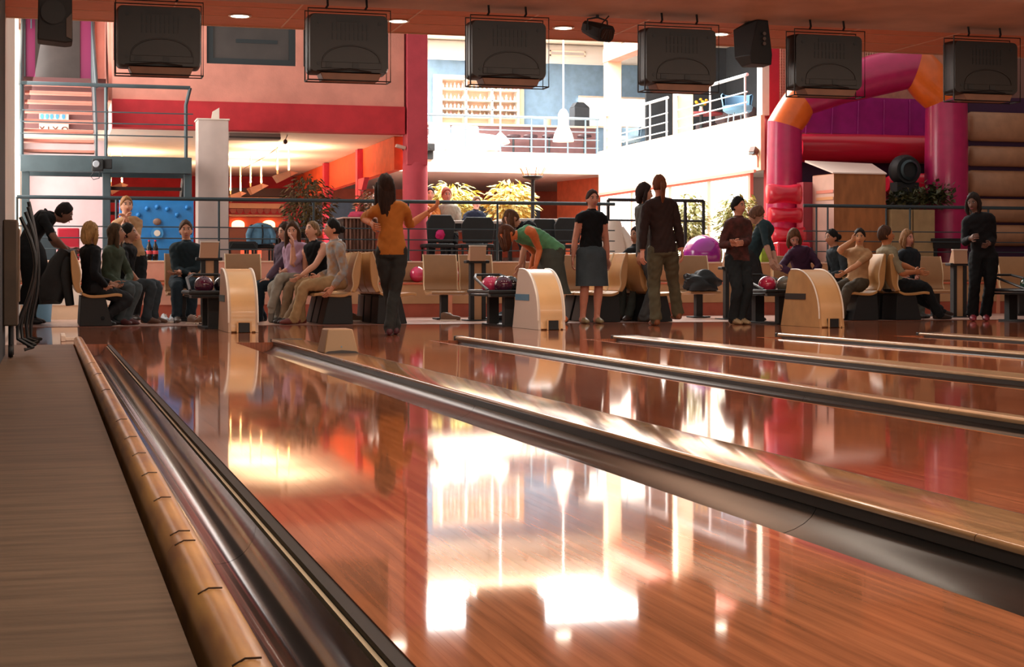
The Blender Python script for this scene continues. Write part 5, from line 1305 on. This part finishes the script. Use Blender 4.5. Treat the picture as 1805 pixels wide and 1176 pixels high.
def person(label, Y, face, pelvis, neck, head, H=1.68, look=None, LH=None, RH=None, LE=None, RE=None, LF=None, RF=None, kp=None, shirt='333333', shirt2=None, sleeve=1.0, pants='3a4048', leg=1.0, shoes='30241e', skin='c98a6c', hair='2a1c14', style='short', build=1.0, loose=1.0, bend=0., skirt=None, waist=.10, group='people in the bowling hall', flare=1.0, tie=None, seated=False, strap=None):
    s = H / 1.70; fa = math.radians(face)
    fv = Vector((math.sin(fa), -math.cos(fa), 0)); lv = Vector((math.cos(fa), math.sin(fa), 0)); up = Vector((0, 0, 1))
    def PT(a, dy=0.):
        return P(a[0], a[1], Y + (a[2] if len(a) > 2 else dy))
    Pv = PT(pelvis); N = PT(neck); Hd = PT(head)
    if not seated and Y < 24: Pv.z = min(max(Pv.z, .900 * s), .93 * s)
    sp = N - Pv; L0 = .50 * s
    N = Pv + sp.normalized() * min(max(sp.length, L0 * .9), L0 * 1.12); sp = N - Pv
    hn = Hd - N; Hd = N + hn.normalized() * (.200 * s)
    su = sp.normalized(); sf = _orth(fv, su); sl = su.cross(sf) * -1
    if sl.dot(lv) < 0: sl = -sl
    lk = math.radians(look[0] if look else face); pt = math.radians(look[1] if look and len(look) > 1 else 0)
    hf = Vector((math.sin(lk) * math.cos(pt), -math.cos(lk) * math.cos(pt), math.sin(pt)))
    hu = _orth(up * (1 if abs(pt) < 1.2 else .3) + (Hd - N).normalized() * .4, hf); hl = hf.cross(hu)
    hl = -hl if hl.dot(Vector((math.cos(lk), math.sin(lk), 0))) < 0 else hl
    # ---- joints
    hipL, hipR = Pv + lv * .088 * s - up * .02, Pv - lv * .088 * s - up * .02
    shL, shR = N + sl * .165 * s * build - su * .055 * s, N - sl * .165 * s * build - su * .055 * s
    TL, SL, UA, FA = .425 * s, .415 * s, .285 * s, .25 * s
    legs = []
    for hip, ft, sg in ((hipL, LF, 1), (hipR, RF, -1)):
        if ft is None: ft = (pelvis[0] + sg * 6 * lv.x, 0.)
        yy = Y + ft[1]; z = (ft[2] if len(ft) > 2 else .0) + .075 * s
        an = Vector((P(ft[0], HOR, yy).x, yy, z))
        pole = (hip + an) / 2 + (fv * 1.0 + (up * 1.2 if seated else up * .1) + lv * sg * .12)
        kn, an = ik(hip, an, TL, SL, pole); legs.append((hip, kn, an))
    arms = []
    for sh, hd, el, sg in ((shL, LH, LE, 1), (shR, RH, RE, -1)):
        if hd is None: hp = sh - up * .5 * s + lv * sg * .06 + fv * .08
        else: hp = PT(hd)
        pole = PT(el) if el else (sh + hp) / 2 - fv * .4 + lv * sg * .35 - up * .25
        e, w = ik(sh, hp, UA, FA, pole); arms.append((sh, e, w))
    # ---- solid pieces
    m = MB(); b = build
    mid = (Pv + N) / 2 - sf * bend
    cen, _ = cat([Pv - su * .10 * s, Pv, mid, N - su * .02 * s, N + su * .05 * s], [0] * 5, 5)
    prof = [(0, .085, .08), (.10, .158, .118), (.22, .176, .126), (.34, .156, .114), (.46, .134 * loose, .104 * loose), (.58, .146 * loose, .108 * loose), (.70, .165 * loose, .116 * loose), (.80, .172 * loose, .112), (.88, .150, .096), (.94, .10, .075), (1.0, .062, .060)]
    rings = []
    for i, c in enumerate(cen):
        k = i / (len(cen) - 1)
        for (a0, w0, d0), (a1, w1, d1) in zip(prof, prof[1:]):
            if a0 <= k <= a1 + 1e-9: t = (k - a0) / (a1 - a0); w = w0 + (w1 - w0) * t; d = d0 + (d1 - d0) * t
        tv = (cen[min(i + 1, len(cen) - 1)] - cen[max(i - 1, 0)]).normalized(); f2 = _orth(sf, tv)
        rings.append(ring(c, sl, f2, w * s * b, d * s * b, 16, .9))
    m.loft(rings)
    neckb = Hd - hu * .075 * s - hf * .012 * s
    m.tube([N - su * .05 * s, N + su * .02 * s, neckb], [.068 * s, .056 * s, .053 * s], 12)
    for sh, e, w in arms:
        lo = 1.0 + (.16 if sleeve > .6 else 0)
        ps, rs = cat([sh + (N - sh) * .35, sh, sh.lerp(e, .45), e, e.lerp(w, .35), w], [.062 * s, .060 * s * b, .049 * s * b * lo, .042 * s * lo, .043 * s * lo, .028 * s * lo], 3)
        m.tube(ps, rs, 12)
    for hip, kn, an in legs:
        lo = 1.10 * loose if leg > .6 else 1.0; fl = (1.45 * flare) if leg > .6 else 1.0
        ps, rs = cat([hip + up * .03 * s, hip.lerp(kn, .25), hip.lerp(kn, .6), kn, kn.lerp(an, .35), kn.lerp(an, .75), an], [.084 * s * b * lo, .090 * s * b * lo, .076 * s * lo, .060 * s * lo, .060 * s * lo, .044 * s * lo * (fl * .8 if fl > 1 else 1), .040 * s * lo * fl], 3)
        m.tube(ps, rs, 12)
    feet = []
    for i, (hip, kn, an) in enumerate(legs):
        lifted = an.z > .14 * s
        td = _orth(fv if not lifted else fv * .5 - up, Vector((0, 0, 1))) if not lifted else (fv * .35 - up * .9).normalized()
        tl = Vector((-td.y, td.x, 0)).normalized() if not lifted else lv
        tu = tl.cross(td); tu = tu if tu.z > 0 or lifted else -tu
        if lifted: tu = _orth(fv, td)
        rr = []
        for y, w, h, z in ((-.075, .026, .028, -.04), (-.055, .036, .045, -.03), (0, .042, .060, -.015), (.06, .044, .046, -.032), (.12, .048, .034, -.042), (.165, .040, .026, -.048), (.19, .022, .016, -.054)):
            rr.append(ring(an + td * y * s + tu * z * s, tl, tu, w * s, h * s, 12))
        m.loft(rr); feet.append((an + td * -.06 * s - tu * .035 * s, an + td * .19 * s - tu * .05 * s))
    # head: shaped skull, jaw, nose, ears
    hm = MB().ell((0, 0, 0), 1, 1, 1, 22, 16); hv = []
    for x, y, z in hm.v:
        jaw = max(0, -z); lat = .076 * (1 - .30 * jaw ** 1.5); fr = .098 if y < 0 else .094
        Y_ = y * fr * (1 - .06 * jaw) + .016 * jaw * (1 if y > -.2 else -.5); Z_ = z * (.112 if z > 0 else .118)
        if y > .75 and abs(x) < .33: Y_ += .020 * max(0, 1 - abs(x) / .33) * max(0, 1 - abs(z + .22) / .28)
        if y > .6 and abs(z - .12) < .16 and .15 < abs(x) < .6: Y_ -= .006
        hv.append(Hd + (hl * (x * lat) + hf * Y_ + hu * Z_) * s)
    m.add(hv, hm.f)
    m.tube([Hd + (hf * .092 - hu * .000) * s, Hd + (hf * .112 - hu * .032) * s, Hd + (hf * .098 - hu * .042) * s], [.008 * s, .013 * s, .010 * s], 8)
    for sg in (-1, 1): m.ell(Hd + (hl * sg * .077 - hf * .008 - hu * .012) * s, .012 * s, .022 * s, .03 * s, 10, 8, R=Matrix((hl, hf, hu)).transposed())
    # ---- one continuous skin
    me = bpy.data.meshes.new('body_raw'); me.from_pydata([tuple(v) for v in m.v], [], m.f)
    bmm = bmesh.new(); bmm.from_mesh(me); bmesh.ops.recalc_face_normals(bmm, faces=bmm.faces); bmm.to_mesh(me); bmm.free()
    ob = bpy.data.objects.new('body_raw', me); COL.objects.link(ob)
    md = ob.modifiers.new('r', 'REMESH'); md.mode = 'VOXEL'; md.voxel_size = .0132
    sm = ob.modifiers.new('s', 'SMOOTH'); sm.factor = .5; sm.iterations = 3
    dg = bpy.context.evaluated_depsgraph_get(); ev = ob.evaluated_get(dg); me2 = ev.to_mesh()
    nv = len(me2.vertices); co = np.empty(nv * 3); me2.vertices.foreach_get('co', co); co = co.reshape(-1, 3)
    faces = [tuple(p.vertices) for p in me2.polygons]
    ev.to_mesh_clear(); bpy.data.objects.remove(ob); bpy.data.meshes.remove(me)
    fc = np.array([co[list(f)].mean(0) for f in faces])
    # ---- which garment each face belongs to
    seg = [('head', Hd - hu * .06 * s, Hd + hu * .05 * s, .09 * s), ('neck', N + su * .005 * s, neckb, .062 * s)]
    cl = [cen[i] for i in (1, 6, 11, 16)]
    seg += [('t0', cen[1], cen[6], .15 * s * b), ('t1', cen[6], cen[11], .14 * s * b), ('t2', cen[11], cen[14], .145 * s * b)]
    for i, (sh, e, w) in enumerate(arms): seg += [('sh', N - su * .05 * s, sh, .06 * s), ('ua', sh, e, .05 * s), ('fa', e, w, .038 * s)]
    for i, (hip, kn, an) in enumerate(legs): seg += [('th', hip, kn, .085 * s), ('sn', kn, an, .055 * s), ('ft', *feet[i], .022 * s)]
    best = np.full(len(fc), 1e9); who = np.zeros(len(fc), int); tt = np.zeros(len(fc))
    for i, (nm, a, c, r) in enumerate(seg):
        a_ = np.array(a); d_ = np.array(c) - a_; L2 = float(d_ @ d_) + 1e-9; t = np.clip((fc - a_) @ d_ / L2, 0, 1)
        dist = np.linalg.norm(fc - (a_ + t[:, None] * d_), axis=1) - r; k = dist < best
        best[k] = dist[k]; who[k] = i; tt[k] = t[k]
    names = [q[0] for q in seg]; mi = []
    for f_, (i, t) in enumerate(zip(who, tt)):
        n_ = names[i]
        if n_ in ('head', 'neck'): v = 0
        elif n_ == 't0': v = 1 if t * .33 > waist else 2
        elif n_ in ('t1', 't2'): v = 1
        elif n_ == 'sh': v = 1 if (sleeve > 0 or t < .85) else 0
        elif n_ == 'ua': v = 1 if t * .5 < sleeve else 0
        elif n_ == 'fa': v = 1 if .5 + .5 * t < sleeve + .001 and t < .93 else 0
        elif n_ == 'th': v = 2 if t * .5 <= leg else 0
        elif n_ == 'sn': v = 2 if .5 + .5 * t <= leg else 0
        else: v = 3
        mi.append(v)
    fa_ = np.array([f[:4] if len(f) >= 4 else (f + f[:1])[:4] for f in faces]); mia = np.array(mi)
    nrm = np.cross(co[fa_[:, 2]] - co[fa_[:, 0]], co[fa_[:, 3]] - co[fa_[:, 1]]); vn = np.zeros_like(co); cw = np.zeros(len(co)); ct = np.zeros(len(co))
    for q in range(4):
        np.add.at(vn, fa_[:, q], nrm); np.add.at(cw, fa_[:, q], ((mia == 1) | (mia == 2)).astype(float)); np.add.at(ct, fa_[:, q], 1.0)
    vn /= np.linalg.norm(vn, axis=1)[:, None] + 1e-12; wgt = np.where(ct > 0, cw / np.maximum(ct, 1), 0)
    x_, y_, z_ = co.T; sd_ = (Pv.x * 7.3) % 6.28
    wr = np.sin(46 * z_ + 9 * np.sin(11 * x_ + sd_) + 6 * np.sin(13 * y_)) * .5 + np.sin(30 * x_ - 34 * z_ + 5 * np.sin(17 * y_ + sd_)) * .35 + np.sin(83 * z_ + 21 * y_ + 4 * np.sin(25 * x_)) * .25
    co = co + vn * (wr * .0048 * wgt + .004 * wgt)[:, None]
    out = MB(); out.v = [tuple(v) for v in co]; out.f = faces; out.mi = mi
    # ---- hands with five bent fingers
    for i, (sh, e, w) in enumerate(arms):
        sg = 1 if i == 0 else -1
        d = (w - e).normalized(); pn = _orth(fv * .3 - lv * sg * .8 + up * .1, d); sd = d.cross(pn)
        if sd.dot(fv) < 0 and abs(sd.dot(fv)) > .1: sd = -sd
        sd = sd.normalized()
        r4 = [ring(w + d * x * s, sd, pn, ww * s, hh * s, 10) for x, ww, hh in ((-.01, .026, .022), (.02, .034, .018), (.055, .042, .016), (.09, .040, .013))]
        out.loft(r4, mi=0)
        for k, L_ in enumerate((.070, .078, .073, .056)):
            o_ = w + (d * .082 + sd * (.030 - k * .020)) * s
            p1 = o_ + (d * L_ * .5 + pn * .010) * s; p2 = o_ + (d * L_ * .82 + pn * .030) * s; p3 = o_ + (d * L_ * .95 + pn * .050) * s
            out.tube([o_, p1, p2, p3], [.0095 * s, .009 * s, .0085 * s, .007 * s], 6, mi=0)
        o_ = w + (d * .025 + sd * .030) * s
        out.tube([o_, o_ + (d * .025 + sd * .024 + pn * .008) * s, o_ + (d * .055 + sd * .030 + pn * .016) * s, o_ + (d * .072 + sd * .026 + pn * .022) * s], [.013 * s, .0115 * s, .010 * s, .008 * s], 6, mi=0)
    # ---- face
    Rm = Matrix((hl, hf, hu)).transposed()
    for sg in (-1, 1):
        c = Hd + (hl * sg * .030 + hf * .083 + hu * .012) * s
        out.ell(c, .015 * s, .008 * s, .008 * s, 8, 6, mi=4, R=Rm); out.ell(c + hf * .004 * s, .009 * s, .006 * s, .0085 * s, 8, 6, mi=5, R=Rm)
        out.tube([Hd + (hl * sg * .016 + hf * .091 + hu * .030) * s, Hd + (hl * sg * .032 + hf * .087 + hu * .034) * s, Hd + (hl * sg * .046 + hf * .074 + hu * .028) * s], .004 * s, 5, mi=5)
    out.ell(Hd + (hf * .093 - hu * .066) * s, .023 * s, .008 * s, .007 * s, 10, 6, mi=6, R=Rm)
    o_ = min(legs[0][2].z, legs[1][2].z)
    root = Vector((Pv.x, Pv.y, 0.0 if Y < 24 else UPZ))
    t = thing('person', label, 'person', root, group)
    sk = skin_mat(skin)
    out.build('body', [sk, cloth_mat(shirt, shirt2, 14 if shirt2 else 7), cloth_mat(pants), M('shoe_' + shoes, shoes, .5, noise=.1), M('eye_white', 'd8d0c8', .3), M('eye_dark', '1c1410', .4), M('lip', 'a0505a', .5)], t, smooth=80)
    # ---- hair
    hmat = M('hair_' + hair, hair, .7, spec=.2, noise=.35, nscale=10, stretch=(6, 6, 1), bump=.4, bscale=40, bstretch=(4, 4, .6))
    hs = MB().ell((0, 0, 0), 1, 1, 1, 26, 18); vs = []
    for x, y, z in hs.v:
        line = .56 - .80 * (abs(x) ** 2) if y > .1 else -.6
        k = min(1, max(0, (z - line) * 8 + (0 if y > .1 else .4) + max(0, -(y - .35)) * 2.2 * (1 if z > -.45 else 0)))
        wob = 1 + .035 * math.sin(11 * x + 7 * z + fa) * math.cos(9 * y) + .02 * math.sin(23 * x + 19 * y)
        vol = 1.035 + ((.11 if style in ('short', 'long', 'bob') else .055)) * min(1, max(0, z - line) * 1.1 + max(0, -y) * .8)
        f_ = (.80 + (vol - .80) * k) * wob
        if style in ('long', 'bob') and k > .5: f_ *= 1.06
        vs.append(Hd + (hl * (x * .078) + hf * (y * .099 - .004) + hu * (z * .118 + .004)) * f_ * s)
    hs.v = [tuple(v) for v in vs]
    back = -hf; dn = -up * .75 - hu * .25
    if style in ('long', 'bob'):
        Ln = .34 if style == 'long' else .17
        rg = []
        for i in range(8):
            k = i / 7; c = Hd + hu * .03 * s + back * (.030 + .030 * math.sin(k * 2.6)) * s + dn * (Ln * k) * s
            w = (.088 + .018 * math.sin(math.pi * k)) * (1 - .35 * k * k); d2 = .070 * (1 - .25 * k)
            rg.append([c + (hl * (w * math.cos(a)) + back * (d2 * math.sin(a) if math.sin(a) > 0 else .8 * d2 * math.sin(a))) * s * (1 + .05 * math.sin(5 * a + i)) for a in [2 * math.pi * j / 18 for j in range(18)]])
        hs.loft(rg)
        for sg in (-1, 1):
            hs.tube([Hd + (hl * sg * .074 + hf * .03 + hu * .05) * s, Hd + (hl * sg * .088 + hf * .022 - hu * .03) * s, Hd + (hl * sg * .088 + hf * .01) * s + dn * Ln * .55 * s, Hd + (hl * sg * .075 + hf * .015) * s + dn * Ln * .9 * s], [.018 * s, .028 * s, .03 * s, .014 * s], 8)
    if style == 'hang':
        for sg in (-1, -.4, .4, 1):
            hs.tube([Hd + (hl * sg * .07 + hu * .07) * s, Hd + (hl * sg * .085 + hf * .045 + hu * .03) * s, Hd + (hl * sg * .07 + hf * .03) * s - up * .12 * s, Hd + (hl * sg * .05 + hf * .03) * s - up * .2 * s], [.03 * s, .042 * s, .04 * s, .014 * s], 8)
    if style == 'bun': hs.ell(Hd + (back * .125 + hu * .0) * s, .042 * s, .042 * s, .045 * s, 12, 9)
    if style == 'pony':
        hs.tube([Hd + (back * .10 + hu * .03) * s, Hd + (back * .135 - hu * .02) * s, Hd + back * .125 * s + dn * .14 * s, Hd + back * .11 * s + dn * .22 * s], [.024 * s, .032 * s, .03 * s, .01 * s], 9)
    hs.build('hair', hmat, t, smooth=75)
    # ---- skirt
    if skirt:
        col, ln, fl = skirt; c0 = Pv + su * .09 * s; rg = []
        km = (legs[0][1] + legs[1][1]) / 2; am = (legs[0][2] + legs[1][2]) / 2
        for i in range(9):
            k = i / 8; dist = k * ln
            c = c0.lerp(km, min(1, dist / .5)) if dist < .5 else km.lerp(am, min(1, (dist - .5) / .5))
            w = (.150 + (.05 if k > .1 else 0) + fl * k) * s
            rg.append([c + lv * w * math.cos(a) * (1 + .03 * k * math.sin(7 * a)) + fv * w * .78 * math.sin(a) * (1 + .03 * k * math.cos(6 * a)) for a in [2 * math.pi * j / 28 for j in range(28)]])
        MB().loft(rg, cap=False).build('skirt', cloth_mat(col), t, smooth=70)
    if tie:  # collar or sash
        ps = [N + (sl * .065 * math.cos(a) + sf * .062 * math.sin(a)) * s + su * (.035 - .02 * math.sin(a)) * s for a in [2 * math.pi * j / 14 for j in range(15)]]
        MB().tube(ps, .016 * s, 7).build('collar', cloth_mat(tie), t, smooth=70)
    dbg = (label[:28], 'torso %.2f' % (sp.length / s), 'leg %.2f %.2f' % ((legs[0][2] - legs[0][0]).length / s, (legs[1][2] - legs[1][0]).length / s), 'ankle z %.2f %.2f' % (legs[0][2].z, legs[1][2].z), 'pelvis z %.2f' % Pv.z)
    PEOPLE_BONES.append(dbg)
    return t

person('man in black bending over the far-left bench back', 21.35, 85, (46, 440), (80, 386), (110, 377), 1.76, look=(85, -25), LH=(124, 441, .1), LE=(98, 412, .15), RH=(120, 444, -.2), RE=(96, 416, -.25), LF=(52, .15), RF=(46, -.1), shirt='15171a', sleeve=.42, pants='121417', shoes='14161a', skin='7a5648', hair='1a1412', bend=.03, loose=1.05, skirt=('111316', .80, .03), tie='15171a')
person('blonde person in a black top seated on the near end of the far-left bench', 20.45, 110, (163, 505), (159, 440), (160, 412), 1.66, look=(120, 0), LH=(196, 500, .05), RH=(188, 505, -.15), LF=(188, .1), RF=(178, -.1), shirt='101216', pants='23262a', shoes='14161a', skin='b08068', hair='a07a4c', style='bob', seated=True)
person('girl with long brown hair and green jacket seated on the far-left bench', 20.95, 60, (192, 502), (201, 444), (205, 417), 1.64, look=(75, 15), LH=(224, 500, -.05), LE=(222, 478, .1), RH=(210, 500, -.25), RE=(187, 480, -.1), LF=(222, -.25), RF=(208, -.3), shirt='3f4a3c', pants='4a5458', shoes='5a2a2c', skin='b08068', hair='4a3826', style='long', seated=True)
person('dark-haired person in black seated farthest on the far-left bench', 21.5, 70, (218, 500), (224, 446), (226, 420), 1.66, look=(75, 5), RH=(244, 497, -.2), RE=(232, 476, -.2), LH=(247, 500, .05), LF=(270, -.15), RF=(258, -.3), shirt='15171a', sleeve=.4, pants='3a4248', shoes='6b4a3a', skin='a87a62', hair='1a1614', seated=True)
person('boy in a tan shirt drinking, standing behind the far-left bench', 22.75, 12, (233, 468), (223, 398), (222, 376), 1.68, look=(10, 5), LH=(225, 391, -.22), LE=(247, 424, -.12), RH=(219, 392, -.2), RE=(199, 416, -.1), LF=(238, 0), RF=(228, .05), shirt='b08a66', sleeve=.45, pants='15171a', skin='d8a084', hair='9a6a40', loose=1.1, tie='b08a66')
person('boy in a dark jacket with crossed arms seated beside the white pillar', 22.05, 0, (325, 494), (329, 437), (328, 413), 1.70, look=(0, 0), LH=(316, 481, -.24), LE=(354, 468, -.08), RH=(336, 485, -.28), RE=(300, 474, -.08), LF=(336, -.5), RF=(312, -.55), shirt='1c2a30', pants='1e2b34', shoes='4a3a30', skin='c08a70', hair='4a3426', seated=True, loose=1.12, tie='1c2a30')
person('curly-haired girl in a dark jacket seated farthest on the young women\'s bench', 21.65, -65, (502, 494), (502, 444), (502, 421), 1.62, look=(-60, -5), LH=(470, 494, -.2), LE=(488, 470, -.1), RH=(478, 495, .05), LF=(456, -.15), RF=(462, .05), shirt='5a4a5a', pants='1f2c36', skin='d8a890', hair='3a281e', style='long', seated=True)
person('girl in a pale lilac shirt holding a hand over her mouth', 21.25, -45, (521, 492), (522, 444), (519, 420), 1.60, look=(-20, -5), LH=(516, 434, -.22), LE=(514, 466, -.2), RH=(497, 480, -.15), RE=(503, 468, .0), LF=(478, -.35, .12), RF=(492, -.2), shirt='b090a8', sleeve=.5, pants='9a9488', shoes='6a665e', skin='d8a088', hair='4a3222', style='long', seated=True)
person('blonde girl in a black sleeveless top talking on the bench', 20.95, -50, (566, 493), (556, 438), (551, 412), 1.64, look=(-55, 12), LH=(531, 486, -.3), LE=(566, 468, -.25), RH=(538, 488, -.05), LF=(508, -.4), RF=(500, -.15), shirt='15181c', sleeve=0, pants='8a745c', shoes='241c1a', skin='dca68c', hair='8a6a48', style='bun', seated=True)
person('woman with a dark bun in a checked shirt seated at the bench end', 20.5, -85, (594, 496), (592, 434), (587, 410), 1.70, look=(-88, 2), LH=(586, 507, -.26), LE=(607, 466, -.22), RH=(560, 488, .1), LF=(519, -.1), RF=(530, .12), shirt='9aa0a4', shirt2='a8805c', sleeve=1.0, pants='a88a64', shoes='6a2a26', skin='d89a7c', hair='1c1614', style='bun', seated=True, tie='c8d0d4')
person('woman in an orange top walking on the approach, seen from behind', 16.35, 172, (690, 452), (688, 362), (681, 336), 1.60, look=(185, 8), LH=(655, 395, .05), LE=(655, 378, .1), RH=(756, 373, .15), RE=(741, 388, .2), LF=(698, .12), RF=(686, -.12), shirt='a8682c', sleeve=.55, pants='2b2f30', shoes='4a1c28', skin='c07a54', hair='2a1a14', style='long', loose=.96, build=.95)
person('diner in brown by the pink column behind the railing', 27.15, 0, (752, 410), (754, 364), (756, 350), 1.66, LH=(760, 372, -.3), RH=(745, 380, -.3), shirt='a8642c', pants='2a2a2c', skin='d89a80', hair='2a1814', seated=True, LF=(756, -.5, UPZ), RF=(748, -.5, UPZ))
person('diner with reddish hair in a grey sweater behind the railing', 27.15, 0, (789, 412), (789, 367), (788, 352), 1.68, shirt='8a8478', pants='2a2a2c', skin='a86a58', hair='8a4234', seated=True, LH=(800, 392, -.3), RH=(778, 392, -.3), LF=(794, -.5, UPZ), RF=(784, -.5, UPZ))
person('small pale-faced diner in navy behind the black chair', 27.15, 0, (837, 416), (837, 384), (838, 370), 1.45, shirt='20283c', pants='2a2a2c', skin='f0b8a8', hair='6a4a34', seated=True, LH=(848, 398, -.3), RH=(828, 398, -.3), LF=(842, -.45, UPZ), RF=(832, -.45, UPZ))
person('person in dark clothes bending behind the woman in green', 20.9, -75, (962, 440), (926, 404), (911, 392), 1.66, look=(-75, -35), LH=(916, 470, -.2), LE=(914, 440, -.15), RH=(922, 474, .1), RE=(920, 444, .15), LF=(968, -.1), RF=(960, .1), shirt='1c2026', sleeve=.4, pants='22262c', skin='c08a70', hair='5a3a26', style='hang')
person('woman in a green sleeveless top and grey skirt bending over the balls', 19.95, -80, (978, 445), (921, 411), (897, 412), 1.66, look=(-70, -50), LH=(944, 470, -.15), LE=(944, 440, -.12), RH=(935, 474, .12), RE=(930, 446, .16), LF=(992, -.1), RF=(980, .12), shirt='5f9a70', sleeve=0, pants='4a4c44', leg=.2, shoes='4a3a30', skin='dc7a48', hair='5a3420', style='hang', bend=.05, skirt=('4a4d46', .62, .10))
person('woman in a black top and grey skirt standing between hood and benches', 19.9, 3, (1041, 446), (1043, 378), (1044, 356), 1.62, LH=(1072, 466, -.02), LE=(1070, 424, .05), RH=(1008, 466, -.02), RE=(1008, 424, .05), LF=(1052, -.1), RF=(1027, -.05), shirt='111317', sleeve=.12, pants='3a4248', leg=.15, shoes='8a7a58', skin='c88a74', hair='3a241c', style='bun', skirt=('404a50', .50, .02), waist=.06)
person('dark-haired person facing right behind the woman in the brown sweater', 20.35, 75, (1138, 452), (1134, 366), (1136, 343), 1.70, look=(65, -5), RH=(1128, 450, -.1), LH=(1150, 450, .1), LF=(1142, .1), RF=(1134, -.1), shirt='5a5a58', pants='4a4e50', skin='d09a80', hair='2a1a16', style='bob')
person('woman in a dark brown sweater and faded jeans seen from behind', 18.65, 180, (1168, 438), (1163, 356), (1162, 332), 1.68, look=(180, 0), LH=(1131, 455, -.05), LE=(1128, 412, .05), RH=(1204, 452, -.05), RE=(1208, 412, .05), LF=(1156, .05), RF=(1196, .28), shirt='2a1c1a', pants='54503f', shoes='7a4628', skin='c88a74', hair='6a3a22', style='pony', flare=1.15, loose=1.03, tie='2a1c1a')
person('person in black with grey trousers seated behind the woman in jeans', 21.2, -40, (1132, 494), (1124, 455), (1121, 434), 1.60, look=(-60, 0), LH=(1108, 492, -.2), RH=(1112, 494, .1), LF=(1108, -.4), RF=(1096, -.2), shirt='15171b', pants='555b58', shoes='5a4a44', skin='b08068', hair='2a1c18', seated=True)
person('person in a brown printed sweatshirt standing with hands together', 18.95, 15, (1299, 462), (1302, 390), (1302, 366), 1.56, look=(25, 0), LH=(1300, 428, -.25), LE=(1325, 428, -.06), RH=(1293, 430, -.25), RE=(1277, 428, -.06), LF=(1306, -.05), RF=(1292, -.05), shirt='3c2826', shirt2='5c3432', pants='22282c', shoes='a08868', skin='d0947c', hair='1a1412', style='short', loose=1.08)
person('person in a teal shirt leaning down to the ball rack', 20.35, 60, (1322, 462), (1343, 412), (1346, 393), 1.66, look=(70, -30), LH=(1377, 490, -.35), LE=(1366, 452, -.1), RH=(1366, 492, -.55), RE=(1350, 458, -.4), LF=(1326, 0), RF=(1318, -.1), shirt='26383e', sleeve=.6, pants='2a2c30', skin='b88a74', hair='6a4a3a')
person('woman in a purple sweater looking down behind the wooden hood', 21.95, 0, (1418, 494), (1408, 446), (1402, 426), 1.66, look=(-10, -40), LH=(1432, 484, -.3), LE=(1449, 462, -.1), RH=(1404, 484, -.3), RE=(1389, 464, -.1), LF=(1424, -.45), RF=(1410, -.45), shirt='3a1f36', pants='2a2c34', skin='c88a7a', hair='5a3a26', style='bob', seated=True, tie='a0687c')
person('person with a dark bun in a grey top, facing left on the right bench', 21.5, -85, (1484, 496), (1474, 448), (1468, 426), 1.66, look=(-80, -5), LH=(1458, 488, -.2), RH=(1456, 490, .1), LF=(1440, -.1), RF=(1446, .1), shirt='2c3338', sleeve=.9, pants='24282c', skin='b07a60', hair='14110f', style='bun', seated=True)
person('boy in a tan T-shirt raising one hand to his head', 20.55, -60, (1512, 497), (1514, 446), (1515, 424), 1.58, look=(-30, 0), LH=(1474, 492, -.3), LE=(1506, 480, -.25), RH=(1502, 424, .0), RE=(1480, 450, .05), LF=(1480, -.35), RF=(1486, .0), shirt='b08862', sleeve=.4, pants='4a4236', shoes='1c1a1a', skin='d0946c', hair='241a16', seated=True, loose=1.08)
person('person in a grey shirt leaning back on the bench, legs stretched out', 20.5, 85, (1572, 500), (1563, 444), (1562, 418), 1.74, look=(75, 10), LH=(1618, 478, .1), LE=(1590, 472, .12), RH=(1612, 480, -.2), RE=(1580, 478, -.3), LF=(1668, .1), RF=(1654, -.1), shirt='8e8268', sleeve=.5, pants='1c2024', skin='c07a50', hair='4a3022', seated=True, loose=1.1)
person('blonde woman in a dark top seated at the far end of the right bench', 21.5, 15, (1602, 497), (1601, 449), (1600, 428), 1.62, look=(20, 0), LH=(1616, 490, -.25), RH=(1592, 490, -.25), LF=(1622, -.5), RF=(1612, -.5), shirt='20262c', pants='5a5850', skin='c88a78', hair='8a6240', style='bob', seated=True)
person('dark figure in black with red shoes standing at the right', 19.65, -25, (1734, 462), (1724, 382), (1716, 358), 1.66, look=(-50, -10), LH=(1742, 430, -.2), LE=(1752, 424, .0), RH=(1712, 420, -.25), RE=(1704, 416, -.05), LF=(1737, -.05), RF=(1714, -.05), shirt='17181c', pants='0f1114', shoes='8a2a3a', skin='7a5a4e', hair='2a201c', style='bob', loose=1.1, flare=1.2)
